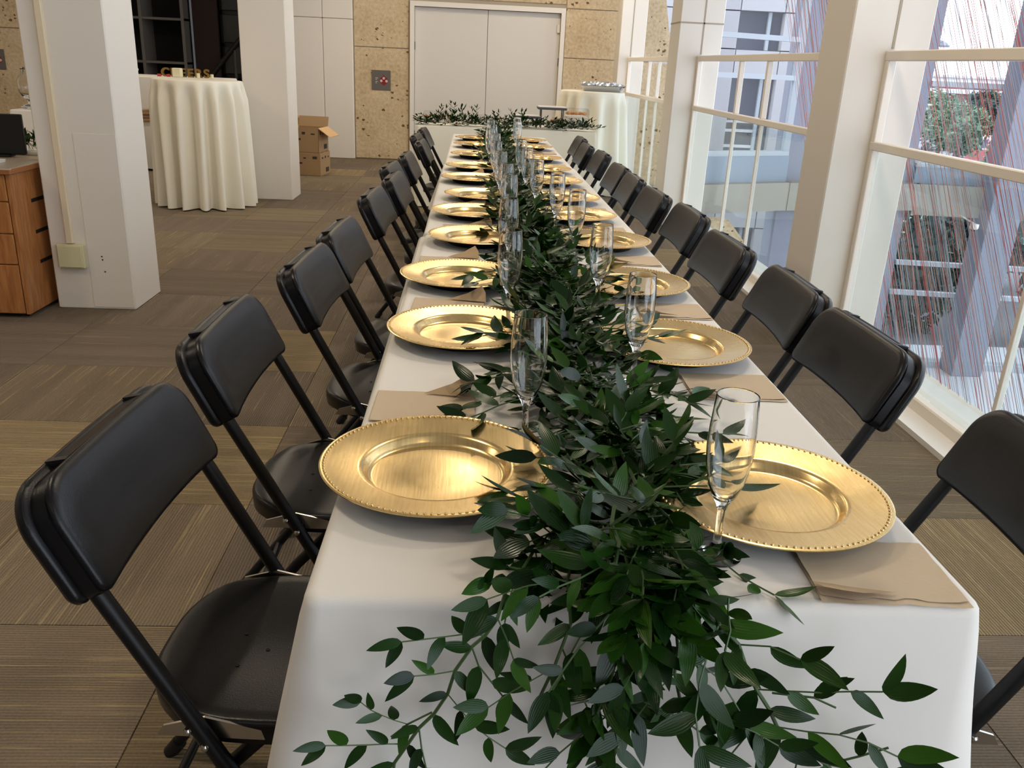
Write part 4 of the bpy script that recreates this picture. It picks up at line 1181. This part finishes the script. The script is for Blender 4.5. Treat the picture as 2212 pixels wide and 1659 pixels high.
# side table with a glass dispenser at the far left
folding_table(-4.26, -3.62, 7.20, 7.80, 'small table with a white cloth behind the left pillar')
o = sobj('tablecloth', cloth_mesh(-4.268, -3.612, 7.192, 7.808, ZT, lambda x, y, q: .62, 14, flare=.04, wave=.016), 'cloth_white', angle=60); tag(o, 'white cloth on the small table under the glass jar behind the left pillar', 'tablecloth')
gd = thing('glass_dispenser', 'clear glass drink dispenser on the small white table at the far left', 'jar', (-4.15, 7.40, ZT + .001))
b = MB(); b.lathe([(.0005, 0), (.085, 0), (.10, .01), (.10, .02), (.045, .04), (.04, .07), (.075, .10), (.10, .14), (.105, .22), (.09, .27), (.065, .29), (.06, .33), (.056, .33), (.061, .29), (.086, .268), (.101, .22), (.096, .14), (.07, .104), (.0005, .09)], 32, cap0=True, cap1=True); sobj('glass_jar', b, 'decanter_glass', gd, angle=70)
b = MB(); b.lathe([(.0005, .331), (.066, .331), (.068, .338), (.05, .35), (.02, .355), (.018, .375), (.0005, .38)], 24, cap0=True, cap1=True); sobj('lid', b, 'decanter_glass', gd, angle=60)

# bar table with sash and letters behind the cocktail table
folding_table(-4.9, -3.0, 9.25, 9.95, 'tall bar table behind the pleated cocktail table', h=1.0)
o = sobj('tablecloth', cloth_mesh(-4.91, -2.99, 9.24, 9.96, 1.008, lambda x, y, q: .985, 21, flare=.05, wave=.035), 'cloth_white', angle=60); tag(o, 'white bar table cloth with a burlap sash behind the left pillar', 'tablecloth')
sa = thing('burlap_sash', 'brown burlap sash draped across the white bar cloth', 'sash', (0, 0, 0))
for k in range(4):
    pts = [(-4.5 + .1 * i, 9.160 - .006 * (k % 2), .64 - .03 * k + .10 * ((i - 5) / 8.0) ** 2 * (1 if i > 5 else 2) + .01 * math.sin(i + k)) for i in range(15)]
    b = MB(); b.tube(pts, .018, 6); sobj('fold', b, 'burlap', sa)
def letters(txt, x, y, z, h, label):
    t = thing('letter_sign', label, 'sign', (x, y, z)); px = 0.0
    for ch in txt:
        cu = bpy.data.curves.new('letter', 'FONT'); cu.body = ch; cu.size = h * 1.4; cu.extrude = .02; cu.offset = h * .035
        tmp = bpy.data.objects.new('tmp', cu); COL.objects.link(tmp)
        dg = bpy.context.evaluated_depsgraph_get(); me = bpy.data.meshes.new_from_object(tmp.evaluated_get(dg))
        bpy.data.objects.remove(tmp); me.materials.clear(); me.materials.append(MATS['gold_glitter'])
        w = max(v.co.x for v in me.vertices); o = obj('letter', me, 'gold_glitter', t, (px, 0, 0), (PI / 2, 0, 0)); px += w + h * .18
letters('CHEERS', -3.72, 9.55, 1.010, .092, 'gold block letter sign reading CHEERS on the white bar table')
ca = thing('pillar_candle', 'square cream candle before the gold letters on the bar table', 'candle', (-3.50, 9.42, 1.009))
obj('wax', MB().cbox(-.045, .045, -.045, .045, 0, .095, .006), 'candle', ca); obj('wick', MB().tube([(0, 0, .094), (.002, 0, .108)], .0015, 5), 'black', ca)
for k, (x, h_, lab) in enumerate(((-3.27, .05, 'short cream candle left of the two before the letters E E'), (-3.12, .045, 'short cream candle at the right end of the gold letters'))):
    t = thing('small_candle', lab, 'candle', (x, 9.40, 1.009)); b = MB(); b.lathe([(.017, 0), (.017, h_), (.006, h_ - .004)], 14, cap0=True, cap1=True); sobj('wax', b, 'candle', t); obj('wick', MB().tube([(0, 0, h_ - .004), (0, 0, h_ + .01)], .0012, 5), 'black', t)
for k, (x, lab) in enumerate(((-3.70, 'left small red block before the letter C'), (-3.60, 'right small red block before the letter H'))):
    tag(obj('red_block', MB().cbox(x - .02, x + .02, 9.40, 9.43, 1.009, 1.035, .004), 'red_small'), lab, 'block')
for k, (x, lab) in enumerate(((-3.99, 'left cream knob headed peg on the bar table'), (-3.92, 'right cream knob headed peg on the bar table'))):
    t = thing('wooden_peg', lab, 'peg', (x, 9.36, 1.009)); b = MB(); b.lathe([(.022, 0), (.022, .01), (.010, .02), (.010, .05)], 12, cap0=True, cap1=True); sobj('stem', b, 'candle', t); b = MB(); b.sphere((0, 0, .062), .020, 12, 8); sobj('knob', b, 'candle', t)

# dark shelving, door panel and stair rail beyond
sh = thing('shelf_unit', 'dark grey cube shelving in the unlit room behind the bar', 'shelf', (-5.38, 12.0, 0))
obj('back_panel', MB().box(0, 1.20, .44, .46, 0, 3.0), 'room_shade', sh)
for xx in (0, .60, 1.16): obj('upright', MB().box(xx, xx + .04, 0, .44, 0, 3.0), 'shelf_grey', sh)
for zz in (.02, .55, 1.10, 1.66, 2.24, 2.86): obj('shelf', MB().box(.0, 1.20, .01, .44, zz, zz + .03), 'shelf_grey', sh)
dp = thing('dark_panel', 'dark brown upright panel with a pale edge in the unlit room', 'panel', (-4.12, 12.2, 0))
obj('board', MB().box(0, .34, 0, .06, .9, 3.0), 'dark_brown', dp); obj('edge_strip', MB().box(-.03, -.002, 0, .06, .95, 3.0), 'blue_strip', dp)
obj('base', MB().box(-.04, .30, -.05, .12, 0, .9), 'black', dp)
gp = thing('grid_partition', 'black metal grid partition with grey panes in the unlit room', 'partition', (-3.80, 12.4, 0))
for i in range(3):
    for j in range(4): obj('pane', MB().box(.03 + .3 * i, .31 + .3 * i, .02, .03, 1.0 + .42 * j, 1.38 + .42 * j), 'dark_pane', gp)
for i in range(4): obj('bar', MB().box(.3 * i, .3 * i + .03, 0, .04, 0, 3.0), 'black', gp)
for j in range(6): obj('bar', MB().box(0, .93, 0, .04, .94 + .42 * j, .99 + .42 * j), 'black', gp)
hr = thing('stair_rail', 'black slanted stair handrail with grey posts in the unlit room', 'handrail', (-3.5, 12.0, 0))
obj('handrail', MB().tube([(-.34, 0, .99), (.50, 0, 1.97)], .035, 10), 'black', hr)
for xx in (-.02, .17, .36): obj('post', MB().tube([(xx, 0, 0), (xx, 0, 1.34 + xx * 1.16)], .02, 8), 'grey_post', hr)

# ------------------------------------------------------------------ cardboard boxes
def carton(x, y, z, w, d, h, rz, lab, open_=False, seed=1):
    t = thing('cardboard_box', lab, 'box', (x, y, z), rz, 'cardboard cartons')
    if not open_:
        obj('carton', MB().cbox(-w / 2, w / 2, -d / 2, d / 2, 0, h, .004), 'cardboard', t)
        obj('seam_tape', MB().box(-w / 2, w / 2, -.025, .025, h - .001, h + .0008), 'cardboard_light', t)
    else:
        k = .006; obj('carton', MB().box(-w / 2, w / 2, -d / 2, -d / 2 + k, 0, h).box(-w / 2, w / 2, d / 2 - k, d / 2, 0, h).box(-w / 2, -w / 2 + k, -d / 2, d / 2, 0, h).box(w / 2 - k, w / 2, -d / 2, d / 2, 0, h).box(-w / 2, w / 2, -d / 2, d / 2, 0, .006), 'cardboard', t)
        obj('flap', MB().prism([(w / 2 - .004, h), (w / 2 + .13, h - .09), (w / 2 + .132, h - .085), (w / 2, h + .006)], 'y', -d / 2, d / 2), 'cardboard_light', t)
        obj('flap', MB().prism([(-w / 2 + .004, h), (-w / 2 - .10, h + .09), (-w / 2 - .104, h + .086), (-w / 2, h - .004)], 'y', -d / 2, d / 2), 'cardboard', t)
        obj('flap', MB().prism([(d / 2, h), (d / 2 + .04, h + .11), (d / 2 + .044, h + .108), (d / 2 + .005, h)], 'x', -w / 2, w / 2), 'cardboard', t)
    q = random.Random(seed)
    for f in range(2):
        for k in range(3):
            u = (-.36 + .30 * k); s = q.uniform(.04, .08)
            if f == 0: obj('print', MB().box(u * w, u * w + s * w * 2, -d / 2 - .0012, -d / 2 + .001, h * .74, h * .74 + h * q.uniform(.05, .14)), 'print_ink', t)
            else: obj('print', MB().box(w / 2 - .001, w / 2 + .0012, u * d, u * d + s * d * 2, h * .74, h * .74 + h * q.uniform(.05, .14)), 'print_ink', t)
    obj('print', MB().box(w / 2 - .001, w / 2 + .0012, .02 * d, .34 * d, h * .12, h * .32), 'print_ink', t)
    obj('print', MB().box(-.42 * w, -.1 * w, -d / 2 - .0012, -d / 2 + .001, h * .5, h * .58), 'print_ink', t)
carton(-2.10, 9.55, 0, .36, .36, .255, -.65 + .5, 'closed cardboard carton on the floor under the open one', False, 2)
carton(-2.11, 9.55, .2562, .35, .35, .27, -.65 + .5, 'open cardboard carton with raised flaps stacked on another carton', True, 3)
carton(-2.26, 10.25, 0, .40, .34, .34, -.1, 'cardboard carton low at the back of the stack by the white wall', False, 5)
carton(-2.26, 10.25, .3412, .38, .32, .25, -.06, 'cardboard carton with dark print on top at the back by the white wall', False, 7)
